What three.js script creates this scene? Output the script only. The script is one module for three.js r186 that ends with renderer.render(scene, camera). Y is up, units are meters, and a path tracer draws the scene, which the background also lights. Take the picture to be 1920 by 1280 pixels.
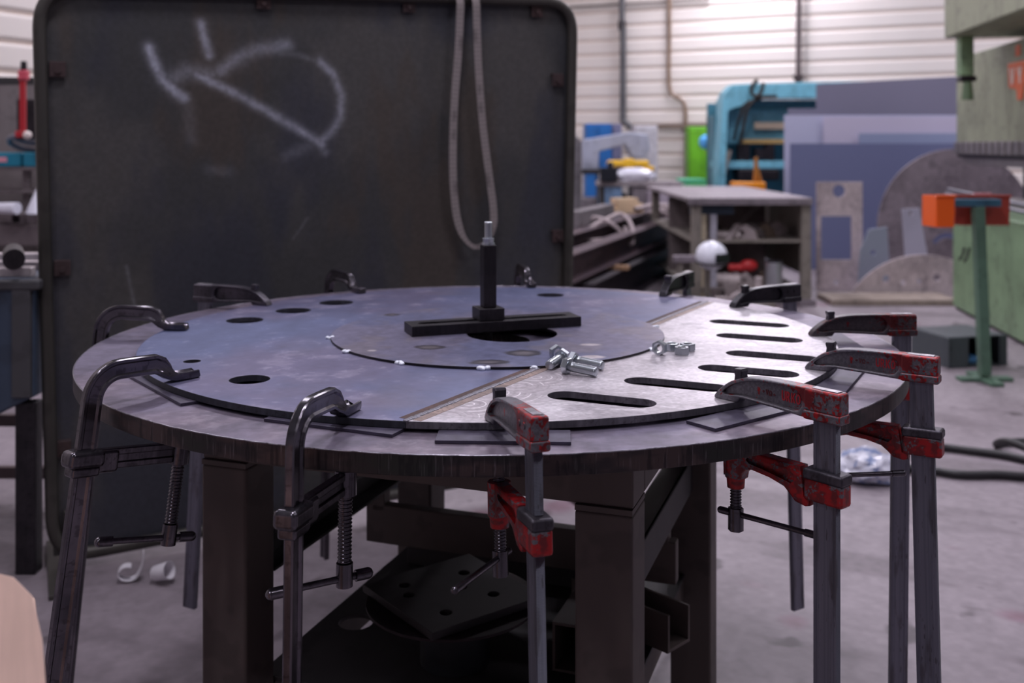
import * as THREE from 'three';
import { RoundedBoxGeometry } from 'three/addons/geometries/RoundedBoxGeometry.js';
import { mergeGeometries, toCreasedNormals } from 'three/addons/utils/BufferGeometryUtils.js';
import { RectAreaLightUniformsLib } from 'three/addons/lights/RectAreaLightUniformsLib.js';
import { FontLoader } from 'three/addons/loaders/FontLoader.js';
import { TextGeometry } from 'three/addons/geometries/TextGeometry.js';

// ------------------------------------------------------------------ camera, light levels, exposure
const scene = new THREE.Scene();
scene.background = new THREE.Color(0x0b0b0d);
const EYE = 1.244, FOCAL = 1920, HORIZON = 275;           // eye height in m, focal length and horizon in pixels of the 1920x1280 frame
const camera = new THREE.PerspectiveCamera(2 * Math.atan(640 / FOCAL) * 180 / Math.PI, 1.5, 0.05, 60);
camera.position.set(0, EYE, 0);
camera.setViewOffset(1920, 1280, 0, 640 - HORIZON, 1920, 1280);   // a lens shifted down, so verticals stay upright
camera.focus = 1.45;
camera.userData.fStop = 4.0;
camera.updateProjectionMatrix();
camera.updateMatrixWorld();
const renderer = new THREE.WebGLRenderer({ antialias: true });
renderer.toneMapping = THREE.LinearToneMapping;
renderer.toneMappingExposure = 1.0;
renderer.shadowMap.enabled = true;
RectAreaLightUniformsLib.init();
const LAMP_POWER = 48, LAMP_COLOR = new THREE.Color(0.93, 0.885, 1.0), LAMP_GLOW = 6;
// hall lamps: along the back wall, across the back wall, height, relative power
const LAMPS = [[-0.9, 1.36, 5.2, 1.0], [-0.9, 5.6, 5.2, 0.9], [-0.9, 9.8, 5.2, 1.2], [-3.0, 13.7, 4.9, 1.75],
  [3.4, 1.36, 5.2, 0.45], [3.4, 5.6, 5.2, 1.0], [3.4, 9.8, 5.2, 1.2], [3.0, 13.4, 5.2, 0.9], [-4.8, 1.36, 5.2, 0.8], [-4.8, 5.6, 5.2, 0.8], [-4.8, 9.8, 5.2, 0.8], [-0.9, -2.9, 5.2, 0.7]];

// ------------------------------------------------------------------ helpers
const V = (x, y, z) => new THREE.Vector3(x, y, z);
const at = (px, py, d) => V((px - 960) / FOCAL * d, EYE - (py - HORIZON) / FOCAL * d, -d);   // a pixel of the frame at a distance
const YAW = -25 * Math.PI / 180, CY = Math.cos(25 * Math.PI / 180), SY = Math.sin(25 * Math.PI / 180);
const hall = (a, y, b) => V(a * CY + b * SY, y, -(-a * SY + b * CY));       // the hall stands turned 25 degrees
const R = (d) => d * Math.PI / 180;
let seed = 7;
const rnd = () => { seed = (seed * 1664525 + 1013904223) >>> 0; return seed / 4294967296; };
const rr = (a, b) => a + (b - a) * rnd();

function hash(x, y, s) { let h = (x * 374761393 + y * 668265263 + s * 2147483647) | 0; h = Math.imul(h ^ (h >>> 13), 1274126177); h ^= h >>> 16; return (h >>> 0) / 4294967296; }
function vnoise(u, v, nx, ny, s) {           // periodic over the unit square
  const x = u * nx, y = v * ny, x0 = Math.floor(x), y0 = Math.floor(y);
  let fx = x - x0, fy = y - y0; fx = fx * fx * (3 - 2 * fx); fy = fy * fy * (3 - 2 * fy);
  const m = (a, n) => ((a % n) + n) % n, X0 = m(x0, nx), X1 = m(x0 + 1, nx), Y0 = m(y0, ny), Y1 = m(y0 + 1, ny);
  const a = hash(X0, Y0, s), b = hash(X1, Y0, s), c = hash(X0, Y1, s), d = hash(X1, Y1, s);
  return (a + (b - a) * fx) * (1 - fy) + (c + (d - c) * fx) * fy;
}
function fbm(u, v, nx, ny, oct, s) { let t = 0, a = 0.5, n = 0; for (let i = 0; i < oct; i++) { t += a * vnoise(u, v, nx << i, ny << i, s + i * 17); n += a; a *= 0.55; } return t / n; }
const clamp = (x, a = 0, b = 1) => Math.min(b, Math.max(a, x));
const sstep = (a, b, x) => { const t = clamp((x - a) / (b - a)); return t * t * (3 - 2 * t); };
const mix3 = (p, q, t) => [p[0] + (q[0] - p[0]) * t, p[1] + (q[1] - p[1]) * t, p[2] + (q[2] - p[2]) * t];
function tex(w, h, fn, sizeX = 1, sizeY = sizeX, srgb = true) {      // fn(u, v) gives colour 0..255; the picture covers sizeX by sizeY metres
  const data = new Uint8Array(w * h * 4);
  for (let j = 0; j < h; j++) for (let i = 0; i < w; i++) {
    const c = fn((i + 0.5) / w, (j + 0.5) / h), k = (j * w + i) * 4;
    data[k] = clamp(c[0], 0, 255); data[k + 1] = clamp(c[1], 0, 255); data[k + 2] = clamp(c[2], 0, 255); data[k + 3] = 255;
  }
  const t = new THREE.DataTexture(data, w, h, THREE.RGBAFormat);
  t.wrapS = t.wrapT = THREE.RepeatWrapping; t.magFilter = THREE.LinearFilter; t.minFilter = THREE.LinearMipmapLinearFilter; t.generateMipmaps = true;
  if (srgb) t.colorSpace = THREE.SRGBColorSpace;
  t.repeat.set(1 / sizeX, 1 / sizeY); t.needsUpdate = true;
  return t;
}
function mat(name, o) { const m = new THREE.MeshStandardMaterial({ roughness: 0.6, metalness: 0, ...o }); m.name = name; return m; }

function plain(g) {          // no index, only position, normal and uv
  if (g.index) g = g.toNonIndexed();
  for (const k of Object.keys(g.attributes)) if (!['position', 'normal', 'uv'].includes(k)) g.deleteAttribute(k);
  if (!g.attributes.normal) g.computeVertexNormals();
  return g;
}
function uvm(g) {            // uv in metres, by the axis that each triangle faces
  g = plain(g);
  const p = g.attributes.position, uv = new Float32Array(p.count * 2), a = V(), b = V(), c = V();
  for (let i = 0; i < p.count; i += 3) {
    a.fromBufferAttribute(p, i); b.fromBufferAttribute(p, i + 1); c.fromBufferAttribute(p, i + 2);
    const n = b.clone().sub(a).cross(c.clone().sub(a)); const ax = Math.abs(n.x), ay = Math.abs(n.y), az = Math.abs(n.z);
    [a, b, c].forEach((q, k) => {
      const [u, v] = ay >= ax && ay >= az ? [q.x, q.z] : ax >= az ? [q.z, q.y] : [q.x, q.y];
      uv[(i + k) * 2] = u; uv[(i + k) * 2 + 1] = v;
    });
  }
  g.setAttribute('uv', new THREE.BufferAttribute(uv, 2));
  return g;
}
function uvSlant(g) {        // uv for castings whose paint follows their length: sides (x, y), tops (x, z), ends wrapped round the corner
  g = uvm(g); const p = g.attributes.position, uv = g.attributes.uv, a = V(), b = V(), c = V();
  for (let i = 0; i < p.count; i += 3) {
    a.fromBufferAttribute(p, i); b.fromBufferAttribute(p, i + 1); c.fromBufferAttribute(p, i + 2);
    const n = b.clone().sub(a).cross(c.clone().sub(a)), ax = Math.abs(n.x), ay = Math.abs(n.y), az = Math.abs(n.z);
    [a, b, c].forEach((q, k) => ay >= ax && ay >= az ? uv.setXY(i + k, q.x, 0.055 + q.z) : ax >= az ? uv.setXY(i + k, Math.min(q.x, 0.2) - 0.01 + q.z, q.y) : uv.setXY(i + k, q.x, q.y + (q.z > 0 ? 0 : 0.02)));
  }
  return g;
}
const join = (gs) => { const l = (Array.isArray(gs) ? gs : [gs]).map((g) => plain(g)); for (const g of l) if (!g.attributes.uv) uvm(g); return l.length === 1 ? l[0] : mergeGeometries(l); };
function mesh(name, gs, m, parent, pos, rot) {
  const o = new THREE.Mesh(join(gs), m); o.name = name; o.castShadow = o.receiveShadow = true;
  if (pos) o.position.copy(pos); if (rot) o.rotation.set(...rot);
  if (parent) parent.add(o);
  return o;
}
const used = new Map();
function numbered(name) { const n = used.get(name) || 0; used.set(name, n + 1); return n ? `${name}_${String(n).padStart(3, '0')}` : name; }
function tag(o, label, category, group) { o.userData.label = label; o.userData.category = category; if (group) o.userData.group = group; return o; }
function thing(name, label, category, pos = V(0, 0, 0), turn = 0, group) {
  const o = new THREE.Group(); o.name = numbered(name); o.position.copy(pos); o.rotation.y = turn; scene.add(o);
  return tag(o, label, category, group);
}
function solo(name, label, category, gs, m, pos = V(0, 0, 0), turn = 0, group) {       // a thing that is one mesh
  const o = mesh(numbered(name), gs, m, scene, pos); o.rotation.y = turn; return tag(o, label, category, group);
}
function struct(name, gs, m, pos, turn = 0) { const o = mesh(name, gs, m, scene, pos); o.rotation.y = turn; o.userData.kind = 'structure'; return o; }

const mv = (g, x, y, z) => g.translate(x, y, z);
const box = (w, h, d, x = 0, y = 0, z = 0, r = 0.0015) => uvm(mv(r > 0 ? new RoundedBoxGeometry(w, h, d, 1, Math.min(r, w / 2.1, h / 2.1, d / 2.1)) : new THREE.BoxGeometry(w, h, d), x, y, z));
const box0 = (w, h, d, x = 0, y = 0, z = 0) => box(w, h, d, x, y, z, 0);
function cyl(r0, r1, h, x = 0, y = 0, z = 0, n = 24, axis = 'y') { const g = new THREE.CylinderGeometry(r1, r0, h, n); if (axis === 'x') g.rotateZ(-Math.PI / 2); if (axis === 'z') g.rotateX(Math.PI / 2); return uvm(mv(g, x, y, z)); }
const tube = (pts, r, seg = 40, rad = 8, closed = false) => uvm(new THREE.TubeGeometry(new THREE.CatmullRomCurve3(pts, closed), seg, r, rad, closed));
function rod(a, b, r, n = 12) { const d = b.clone().sub(a), g = new THREE.CylinderGeometry(r, r, d.length(), n); g.applyQuaternion(new THREE.Quaternion().setFromUnitVectors(V(0, 1, 0), d.clone().normalize())); return uvm(mv(g, ...a.clone().add(b).multiplyScalar(0.5).toArray())); }
function beam(a, b, w, h, r = 0.002) {       // a square bar from a to b; h is the upright side
  const d = b.clone().sub(a), g = box(w, h, d.length(), 0, 0, 0, r); const m = new THREE.Matrix4().lookAt(b, a, V(0, 1, 0));
  g.applyMatrix4(new THREE.Matrix4().extractRotation(m)); return mv(g, ...a.clone().add(b).multiplyScalar(0.5).toArray());
}
function poly(pts, holes = []) { const s = new THREE.Shape(pts.map((p) => new THREE.Vector2(...p))); for (const h of holes) s.holes.push(h instanceof THREE.Path ? h : new THREE.Path(h.map((p) => new THREE.Vector2(...p)))); return s; }
function ext(s, depth, bevel = 0.001, seg = 24, keep = false) {     // extruded along z from 0 to depth, outline kept
  const g = new THREE.ExtrudeGeometry(s, { depth: Math.max(1e-4, depth - 2 * bevel), bevelEnabled: bevel > 0, bevelThickness: bevel, bevelSize: bevel, bevelOffset: -bevel, bevelSegments: bevel > 0.003 ? 3 : 2, curveSegments: seg, steps: 1 });
  g.translate(0, 0, bevel); return keep ? g : uvm(g);
}
const flat = (g) => g.rotateX(-Math.PI / 2);      // an outline (x, y) laid down: x stays, y becomes -z, thickness upward
const circlePath = (x, y, r) => { const p = new THREE.Path(); p.absarc(x, y, r, 0, Math.PI * 2, true); return p; };
function slotPath(x, y, dx, dy, half, r) { const a = Math.atan2(dy, dx), p = new THREE.Path(), c = Math.cos(a), s = Math.sin(a); p.absarc(x + half * c, y + half * s, r, a - Math.PI / 2, a + Math.PI / 2, false); p.absarc(x - half * c, y - half * s, r, a + Math.PI / 2, a + 1.5 * Math.PI, false); p.closePath(); return p; }
function sweep(frames) {      // frames: {p, n, z, prof: [[n, z]...]}; closed profile, capped ends
  const m = frames[0].prof.length, pos = [], uv = [], idx = []; let len = 0;
  frames.forEach((f, i) => { if (i) len += f.p.distanceTo(frames[i - 1].p); f.prof.forEach(([a, b], k) => { const q = f.p.clone().addScaledVector(f.n, a).addScaledVector(f.z, b); pos.push(q.x, q.y, q.z); uv.push(k / m * 0.09, len); }); });
  for (let i = 0; i < frames.length - 1; i++) for (let k = 0; k < m; k++) { const a = i * m + k, b = i * m + (k + 1) % m, c = a + m, d = b + m; idx.push(a, b, c, b, d, c); }
  for (const e of [0, frames.length - 1]) { const c = pos.length / 3, f = frames[e]; pos.push(f.p.x, f.p.y, f.p.z); uv.push(0, 0); for (let k = 0; k < m; k++) { const a = e * m + k, b = e * m + (k + 1) % m; idx.push(...(e ? [a, b, c] : [b, a, c])); } }
  const g = new THREE.BufferGeometry(); g.setAttribute('position', new THREE.Float32BufferAttribute(pos, 3)); g.setAttribute('uv', new THREE.Float32BufferAttribute(uv, 2)); g.setIndex(idx);
  return toCreasedNormals(g, R(38));
}

// ------------------------------------------------------------------ materials
const T = {};
T.scale = tex(1024, 1024, (u, v) => {         // mill scale: slate blue with violet and brown clouds, pale scuffs
  const a = fbm(u, v, 3, 3, 5, 11), b = fbm(u, v, 4, 4, 5, 47), c = fbm(u, v, 24, 24, 5, 5), d = fbm(u, v, 40, 7, 3, 91), e = fbm(u, v, 90, 90, 3, 15);
  let k = mix3([112, 117, 152], [122, 117, 146], sstep(0.42, 0.62, a));
  k = mix3(k, [134, 122, 134], 0.35 * sstep(0.56, 0.74, b)); k = mix3(k, [104, 114, 150], 0.5 * sstep(0.55, 0.35, b));
  k = mix3(k, [168, 160, 180], 0.4 * sstep(0.55, 0.72, c) * sstep(0.45, 0.6, a)); k = mix3(k, [172, 166, 184], 0.35 * sstep(0.62, 0.74, e) * sstep(0.5, 0.62, c));
  const g = 0.88 + 0.16 * c + 0.08 * (d - 0.5) + 0.10 * (e - 0.5); return [k[0] * g, k[1] * g, k[2] * g];
}, 1.1);
T.bench = tex(1024, 1024, (u, v) => {         // worn table steel: grey violet with rust-brown bloom
  const a = fbm(u, v, 4, 4, 5, 211), b = fbm(u, v, 14, 14, 5, 247), c = fbm(u, v, 60, 60, 4, 25);
  let k = mix3([118, 111, 130], [126, 114, 128], sstep(0.4, 0.65, a)); k = mix3(k, [96, 89, 104], 0.6 * sstep(0.52, 0.7, b)); k = mix3(k, [142, 134, 142], 0.4 * sstep(0.52, 0.70, c) * sstep(0.5, 0.62, a));
  const g = 0.84 + 0.32 * c; return [k[0] * g, k[1] * g, k[2] * g];
}, 0.9);
T.ground = tex(1024, 1024, (u, v) => {        // blasted and ground bright plate with grinder marks
  const a = fbm(u, v, 4, 4, 5, 311), b = fbm(u, v, 60, 14, 3, 347), c = fbm(u, v, 90, 90, 2, 35), d = fbm(u, v, 9, 9, 4, 77);
  let k = mix3([176, 170, 176], [206, 200, 206], sstep(0.35, 0.65, a)); k = mix3(k, [150, 144, 152], 0.6 * sstep(0.58, 0.72, d)); k = mix3(k, [226, 222, 226], 0.5 * sstep(0.6, 0.72, b));
  const g = 0.88 + 0.24 * c; return [k[0] * g, k[1] * g, k[2] * g];
}, 0.6);
T.cut = tex(2048, 128, (u, v) => {            // flame cut edge: fine upright drag lines over brown, green and black
  const a = fbm(u, v, 400, 2, 2, 401), b = fbm(u, v, 160, 2, 3, 433), c = fbm(u, v, 9, 2, 4, 55);
  let k = mix3([52, 47, 50], [74, 62, 62], sstep(0.45, 0.65, c)); k = mix3(k, [46, 50, 46], 0.7 * sstep(0.5, 0.3, c)); k = mix3(k, [120, 114, 118], 0.55 * sstep(0.66, 0.86, a)); k = mix3(k, [26, 24, 27], 0.45 * sstep(0.55, 0.7, b));
  return k;
}, 0.7, 0.06);
T.bar = tex(256, 512, (u, v) => { const a = fbm(u, v, 24, 2, 3, 551), b = fbm(u, v, 4, 6, 5, 571), c = fbm(u, v, 20, 30, 3, 591); let k = mix3([148, 148, 156], [184, 182, 188], a); k = mix3(k, [118, 112, 112], 0.6 * sstep(0.52, 0.72, b)); k = mix3(k, [90, 84, 82], 0.5 * sstep(0.72, 0.82, c)); return k; }, 0.06, 0.5);
T.steel = tex(512, 512, (u, v) => {           // bare drawn or forged steel with handling marks
  const a = fbm(u, v, 5, 5, 5, 501), b = fbm(u, v, 90, 6, 3, 533), c = fbm(u, v, 40, 40, 3, 65);
  let k = mix3([150, 148, 154], [186, 182, 188], sstep(0.35, 0.65, a)); k = mix3(k, [110, 104, 106], 0.45 * sstep(0.62, 0.75, c)); const g = 0.88 + 0.24 * b; return [k[0] * g, k[1] * g, k[2] * g];
}, 0.25);
T.grime = tex(512, 512, (u, v) => {           // handling dirt over any paint
  const a = fbm(u, v, 3, 5, 5, 601), b = fbm(u, v, 30, 30, 3, 633), c = fbm(u, v, 16, 3, 4, 677);
  const g = 255 * clamp(0.98 - 0.12 * sstep(0.5, 0.75, a) - 0.10 * sstep(0.6, 0.75, b) - 0.06 * sstep(0.55, 0.7, c)); return [g, g * 0.985, g * 0.96];
}, 1.6);
T.floor = tex(2048, 2048, (u, v) => {         // power-floated concrete, scuffed, with faint red and dark spots
  const a = fbm(u, v, 4, 4, 6, 701), b = fbm(u, v, 26, 26, 4, 733), c = fbm(u, v, 200, 200, 2, 777), d = fbm(u, v, 6, 22, 4, 799);
  let k = mix3([158, 150, 154], [186, 178, 182], sstep(0.35, 0.65, a)); k = mix3(k, [136, 128, 132], 0.6 * sstep(0.56, 0.72, d)); k = mix3(k, [96, 88, 92], 0.7 * sstep(0.70, 0.80, b)); k = mix3(k, [150, 96, 116], 0.5 * sstep(0.72, 0.82, fbm(u, v, 14, 14, 3, 811)));
  const g = 0.92 + 0.16 * c; return [k[0] * g, k[1] * g, k[2] * g];
}, 5);
T.clad = tex(256, 256, (u, v) => { const a = fbm(u, v, 3, 9, 4, 901); const g = 0.95 + 0.07 * a; return [232 * g, 224 * g, 218 * g]; }, 4.3);
const redArm = (lo, hi, s) => (u, v) => {      // red enamel worn to the casting: mostly on the head, flecks elsewhere
  const x = u * 0.25, n = fbm(u, v, 20, 13, 5, s), f = fbm(u, v, 80, 50, 4, s + 9), want = lo + (hi - lo) * sstep(0.115, 0.16, x);
  const red = sstep(want + 0.025, want - 0.015, n * 0.6 + f * 0.4), base = mix3([108, 105, 112], [92, 88, 95], sstep(0.4, 0.62, f));
  return mix3(base, mix3([158, 22, 26], [104, 28, 32], sstep(0.4, 0.65, fbm(u, v, 26, 16, 3, s + 30))), red);
};
T.redArm = tex(512, 320, redArm(0.345, 0.545, 1001), 0.25, 0.16);
T.redSlide = tex(512, 320, redArm(0.565, 0.575, 1101), 0.25, 0.16);
const M = {
  scale: mat('mill_scale_steel', { map: T.scale, roughness: 0.42, metalness: 0.55 }),
  disc: mat('dark_mill_scale_steel', { map: T.scale, color: 0xd8d8de, roughness: 0.40, metalness: 0.55 }),
  bench: mat('worn_table_steel', { map: T.bench, roughness: 0.45, metalness: 0.5 }),
  ground: mat('ground_bright_steel', { map: T.ground, roughness: 0.45, metalness: 0.6 }),
  cut: mat('flame_cut_edge', { map: T.cut, roughness: 0.45, metalness: 0.6 }),
  cutGrey: mat('plate_cut_edge', { map: T.steel, color: 0x9c9a9e, roughness: 0.55, metalness: 0.3 }),
  steel: mat('bare_steel', { map: T.steel, roughness: 0.34, metalness: 0.85 }),
  forged: mat('dark_forged_steel', { map: T.steel, color: 0x9a979c, roughness: 0.24, metalness: 0.92 }),
  bar: mat('drawn_bar_steel', { map: T.bar, color: 0xb4b6c0, roughness: 0.36, metalness: 0.75 }),
  black: mat('black_oxide_steel', { map: T.steel, color: 0x4a464a, roughness: 0.45, metalness: 0.6 }),
  frame: mat('brown_primed_steel', { map: T.grime, color: 0x5a5150, roughness: 0.6, metalness: 0.2 }),
  dark: mat('dark_steel', { map: T.grime, color: 0x3a383c, roughness: 0.6, metalness: 0.3 }),
  zinc: mat('zinc_plated_steel', { color: 0xb8bec4, roughness: 0.28, metalness: 0.95 }),
  weld: mat('bright_weld_metal', { color: 0xdfe4ee, roughness: 0.4, metalness: 0.35 }),
  redArm: mat('worn_red_casting', { map: T.redArm, roughness: 0.42, metalness: 0.35 }),
  redSlide: mat('red_painted_casting', { map: T.redSlide, roughness: 0.40, metalness: 0.2 }),
  red: mat('red_enamel', { color: 0xa8202a, roughness: 0.4 }),
  casting: mat('grey_casting', { map: T.steel, color: 0x77737a, roughness: 0.42, metalness: 0.7 }),
  darkCasting: mat('dark_casting', { map: T.steel, color: 0x4c4a50, roughness: 0.4, metalness: 0.7 }),
  floor: mat('concrete_floor', { map: T.floor, color: 0xc6c1c6, roughness: 0.55 }),
  clad: mat('cream_cladding', { map: T.clad, roughness: 0.5 }),
  joint: mat('cladding_joint', { color: 0xcbbaae, roughness: 0.8 }),
  white: mat('grey_wall', { color: 0xb0aeb6, roughness: 0.9 }),
  ceiling: mat('ceiling_sheet', { color: 0x5c5c64, roughness: 0.8 }),
  paint: (name, color, roughness = 0.5, metalness = 0) => mat(name, { map: T.grime, color, roughness, metalness }),
  plastic: (name, color, roughness = 0.4) => mat(name, { color, roughness }),
};
const fonts = new FontLoader();
const font = await fonts.loadAsync('fonts/droid/droid_sans_bold.typeface.json');

// ------------------------------------------------------------------ the hall
const A0 = -6.35, A1 = 9, B0 = -6, B1 = 14.71, H = 7;
{
  const fl = struct('floor', box0(A1 - A0 + 0.6, 0.2, B1 - B0 + 0.6), M.floor, hall((A0 + A1) / 2, -0.1, (B0 + B1) / 2), YAW);
  const ce = struct('ceiling', box0(A1 - A0 + 0.6, 0.2, B1 - B0 + 0.6), M.ceiling, hall((A0 + A1) / 2, H + 0.1, (B0 + B1) / 2), YAW);
  fl.castShadow = ce.castShadow = true;
  const pitch = 0.215;
  const wb = struct('wall_back', box0(A1 - A0 + 0.4, H, 0.2, 0, H / 2, 0), M.joint, hall((A0 + A1) / 2, 0, B1 + 0.1), YAW);
  { const g = join(ext(poly([[0, 0.014], [0, pitch - 0.014], [0.016, pitch - 0.036], [0.016, 0.036]]), A1 - A0, 0)); g.rotateY(-Math.PI / 2); g.translate((A1 - A0) / 2, 0, 0.1); for (let i = 0; i < 32; i++) mesh('panel', g, M.clad, wb, V(0, i * pitch + 0.06, 0)); }
  const wl = struct('wall_left', box0(0.2, H, B1 - B0, 0, H / 2, 0), M.joint, hall(A0 - 0.1, 0, (B0 + B1) / 2), YAW);
  { const g = join(ext(poly([[0, 0.014], [0, pitch - 0.014], [0.016, pitch - 0.036], [0.016, 0.036]]), B1 - B0, 0)); g.translate(0.1, 0, -(B1 - B0) / 2); for (let i = 0; i < 32; i++) mesh('panel', g, M.clad, wl, V(0, i * pitch + 0.06, 0)); }
  struct('wall_right', box0(0.2, H, B1 - B0, 0, H / 2, 0), M.white, hall(A1 + 0.1, 0, (B0 + B1) / 2), YAW);
  struct('wall_front', box0(A1 - A0 + 0.4, H, 0.2, 0, H / 2, 0), M.white, hall((A0 + A1) / 2, 0, B0 - 0.1), YAW);
}
// hall lamps, hung from the ceiling
{
  const glow = mat('lamp_diffuser', { color: 0xffffff, emissive: LAMP_COLOR, emissiveIntensity: LAMP_GLOW, roughness: 0.6 });
  const house = M.paint('lamp_housing', 0xb8b8b8);
  const where = ['directly over the welding table', 'second of the middle row', 'third of the middle row', 'close to the back wall above the press', 'nearest the camera on the right row', 'second on the right row', 'third on the right row', 'close to the back wall on the right', 'nearest the camera on the left row', 'second on the left row', 'third on the left row', 'behind the photographer'];
  LAMPS.forEach(([a, b, y, p], i) => {
    const t = thing('ceiling_lamp', `long white hall lamp hung under the ceiling, ${where[i]}`, 'lamp', hall(a, y, b), YAW, 'hall lamps');
    mesh('housing', [box(0.42, 0.07, 1.7, 0, 0.045, 0, 0.01), box(0.02, 0.04, 1.7, -0.2, -0.005, 0), box(0.02, 0.04, 1.7, 0.2, -0.005, 0)], house, t);
    mesh('lamp_diffuser', box(0.37, 0.012, 1.64, 0, 0.002, 0), glow, t);
    mesh('suspension_rod', [rod(V(0, 0.07, -0.6), V(0, H - y, -0.6), 0.006, 6), rod(V(0, 0.07, 0.6), V(0, H - y, 0.6), 0.006, 6)], house, t);
    const l = new THREE.RectAreaLight(LAMP_COLOR, LAMP_POWER * p, 0.36, 1.6); l.position.set(0, -0.012, 0); l.rotation.x = -Math.PI / 2; t.add(l);
  });
}

// ------------------------------------------------------------------ the welding table
const TX = -0.036, TZ = 2.05, TOP = EYE - 0.384;        // centre (x, distance) and height of the table top
const table = thing('welding_table', 'round steel welding table with a thick flame-cut top on square tube legs', 'table', V(TX, 0, -TZ));
{
  const s = new THREE.Shape(); s.absarc(0, 0, 0.775, 0, Math.PI * 2, false);
  s.holes.push(circlePath(0, -0.02, 0.07));
  const g = flat(ext(s, 0.028, 0.0012, 160, true)); const top = new THREE.Mesh(g, [M.bench, M.cut]);
  top.name = 'tabletop'; top.position.y = TOP - 0.028; top.castShadow = top.receiveShadow = true; table.add(top);
  const burr = []; for (let i = 0; i < 420; i++) { const q = i / 420 * Math.PI * 2; burr.push(V(0.7745 * Math.cos(q), TOP - 0.0006 + 0.0006 * (hash(i, 3, 8) - 0.5), -0.7745 * Math.sin(q))); }
  mesh('worn_edge', uvm(new THREE.TubeGeometry(new THREE.CatmullRomCurve3(burr, true), 840, 0.0011, 5, true)), mat('burnished_edge', { map: T.steel, color: 0xe4e4ea, roughness: 0.3, metalness: 0.8 }), table);
  // frame: four square tube legs in a rectangle turned 19.5 degrees, rails between them
  const fr = new THREE.Group(); fr.rotation.y = R(-19.5); table.add(fr); fr.name = 'base_frame';
  const w = 0.09, X = 0.335, Z = 0.385, railTop = TOP - 0.028, railLow = EYE - 0.54;
  for (const [sx, sz] of [[-1, 1], [1, 1], [1, -1], [-1, -1]]) mesh('leg', box(w, railLow - 0.008, w, sx * X, (railLow - 0.008) / 2, sz * Z, 0.006), M.frame, fr);
  for (const sz of [1, -1]) mesh('rail', box(2 * X + w, railTop - railLow, w * 0.9, 0, (railTop + railLow) / 2, sz * Z, 0.004), M.frame, fr);
  for (const sx of [1, -1]) mesh('rail', box(w, railTop - railLow, 2 * Z - w * 0.9, sx * X, (railTop + railLow) / 2, 0, 0.004), M.frame, fr);
  for (const [sx, sz] of [[-1, 1], [1, 1], [1, -1], [-1, -1]]) mesh('weld_seam', box(w - 0.001, 0.009, w - 0.001, sx * X, railLow - 0.0045, sz * Z, 0.0008), M.frame, fr);
  // stretchers and the shelf
  for (const sx of [-1, 1]) mesh('stretcher', [box(0.05, 0.006, 2 * Z - w, sx * (X - 0.02), 0.49, 0), box(0.006, 0.07, 2 * Z - w, sx * (X + 0.002), 0.525, 0), box(0.05, 0.006, 2 * Z - w, sx * (X - 0.02), 0.557, 0)], M.dark, fr);
  mesh('cross_rail', [box(2 * X + 0.02, 0.085, 0.03, 0, 0.412, -0.127, 0.003), box(0.03, 0.05, 0.03, -X + 0.02, 0.465, -0.127, 0.002), box(0.03, 0.05, 0.03, X - 0.02, 0.465, -0.127, 0.002)], M.frame, fr);
  mesh('shelf', flat(ext(poly([[-X + 0.012, -Z + w / 2], [X - 0.012, -Z + w / 2], [X - 0.012, Z - w / 2], [-X + 0.012, Z - w / 2]], [circlePath(-0.254, -0.105, 0.034)]), 0.008, 0.001)).translate(0, 0.292, 0), M.dark, fr);
  for (const sx of [-1, 1]) mesh('shelf_support', box(0.03, 0.05, 2 * Z - w, sx * (X - 0.03), 0.265, 0), M.frame, fr);
  mesh('shelf_support', box(2 * X - w, 0.05, 0.03, 0, 0.27, -Z), M.frame, fr);
}

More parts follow.
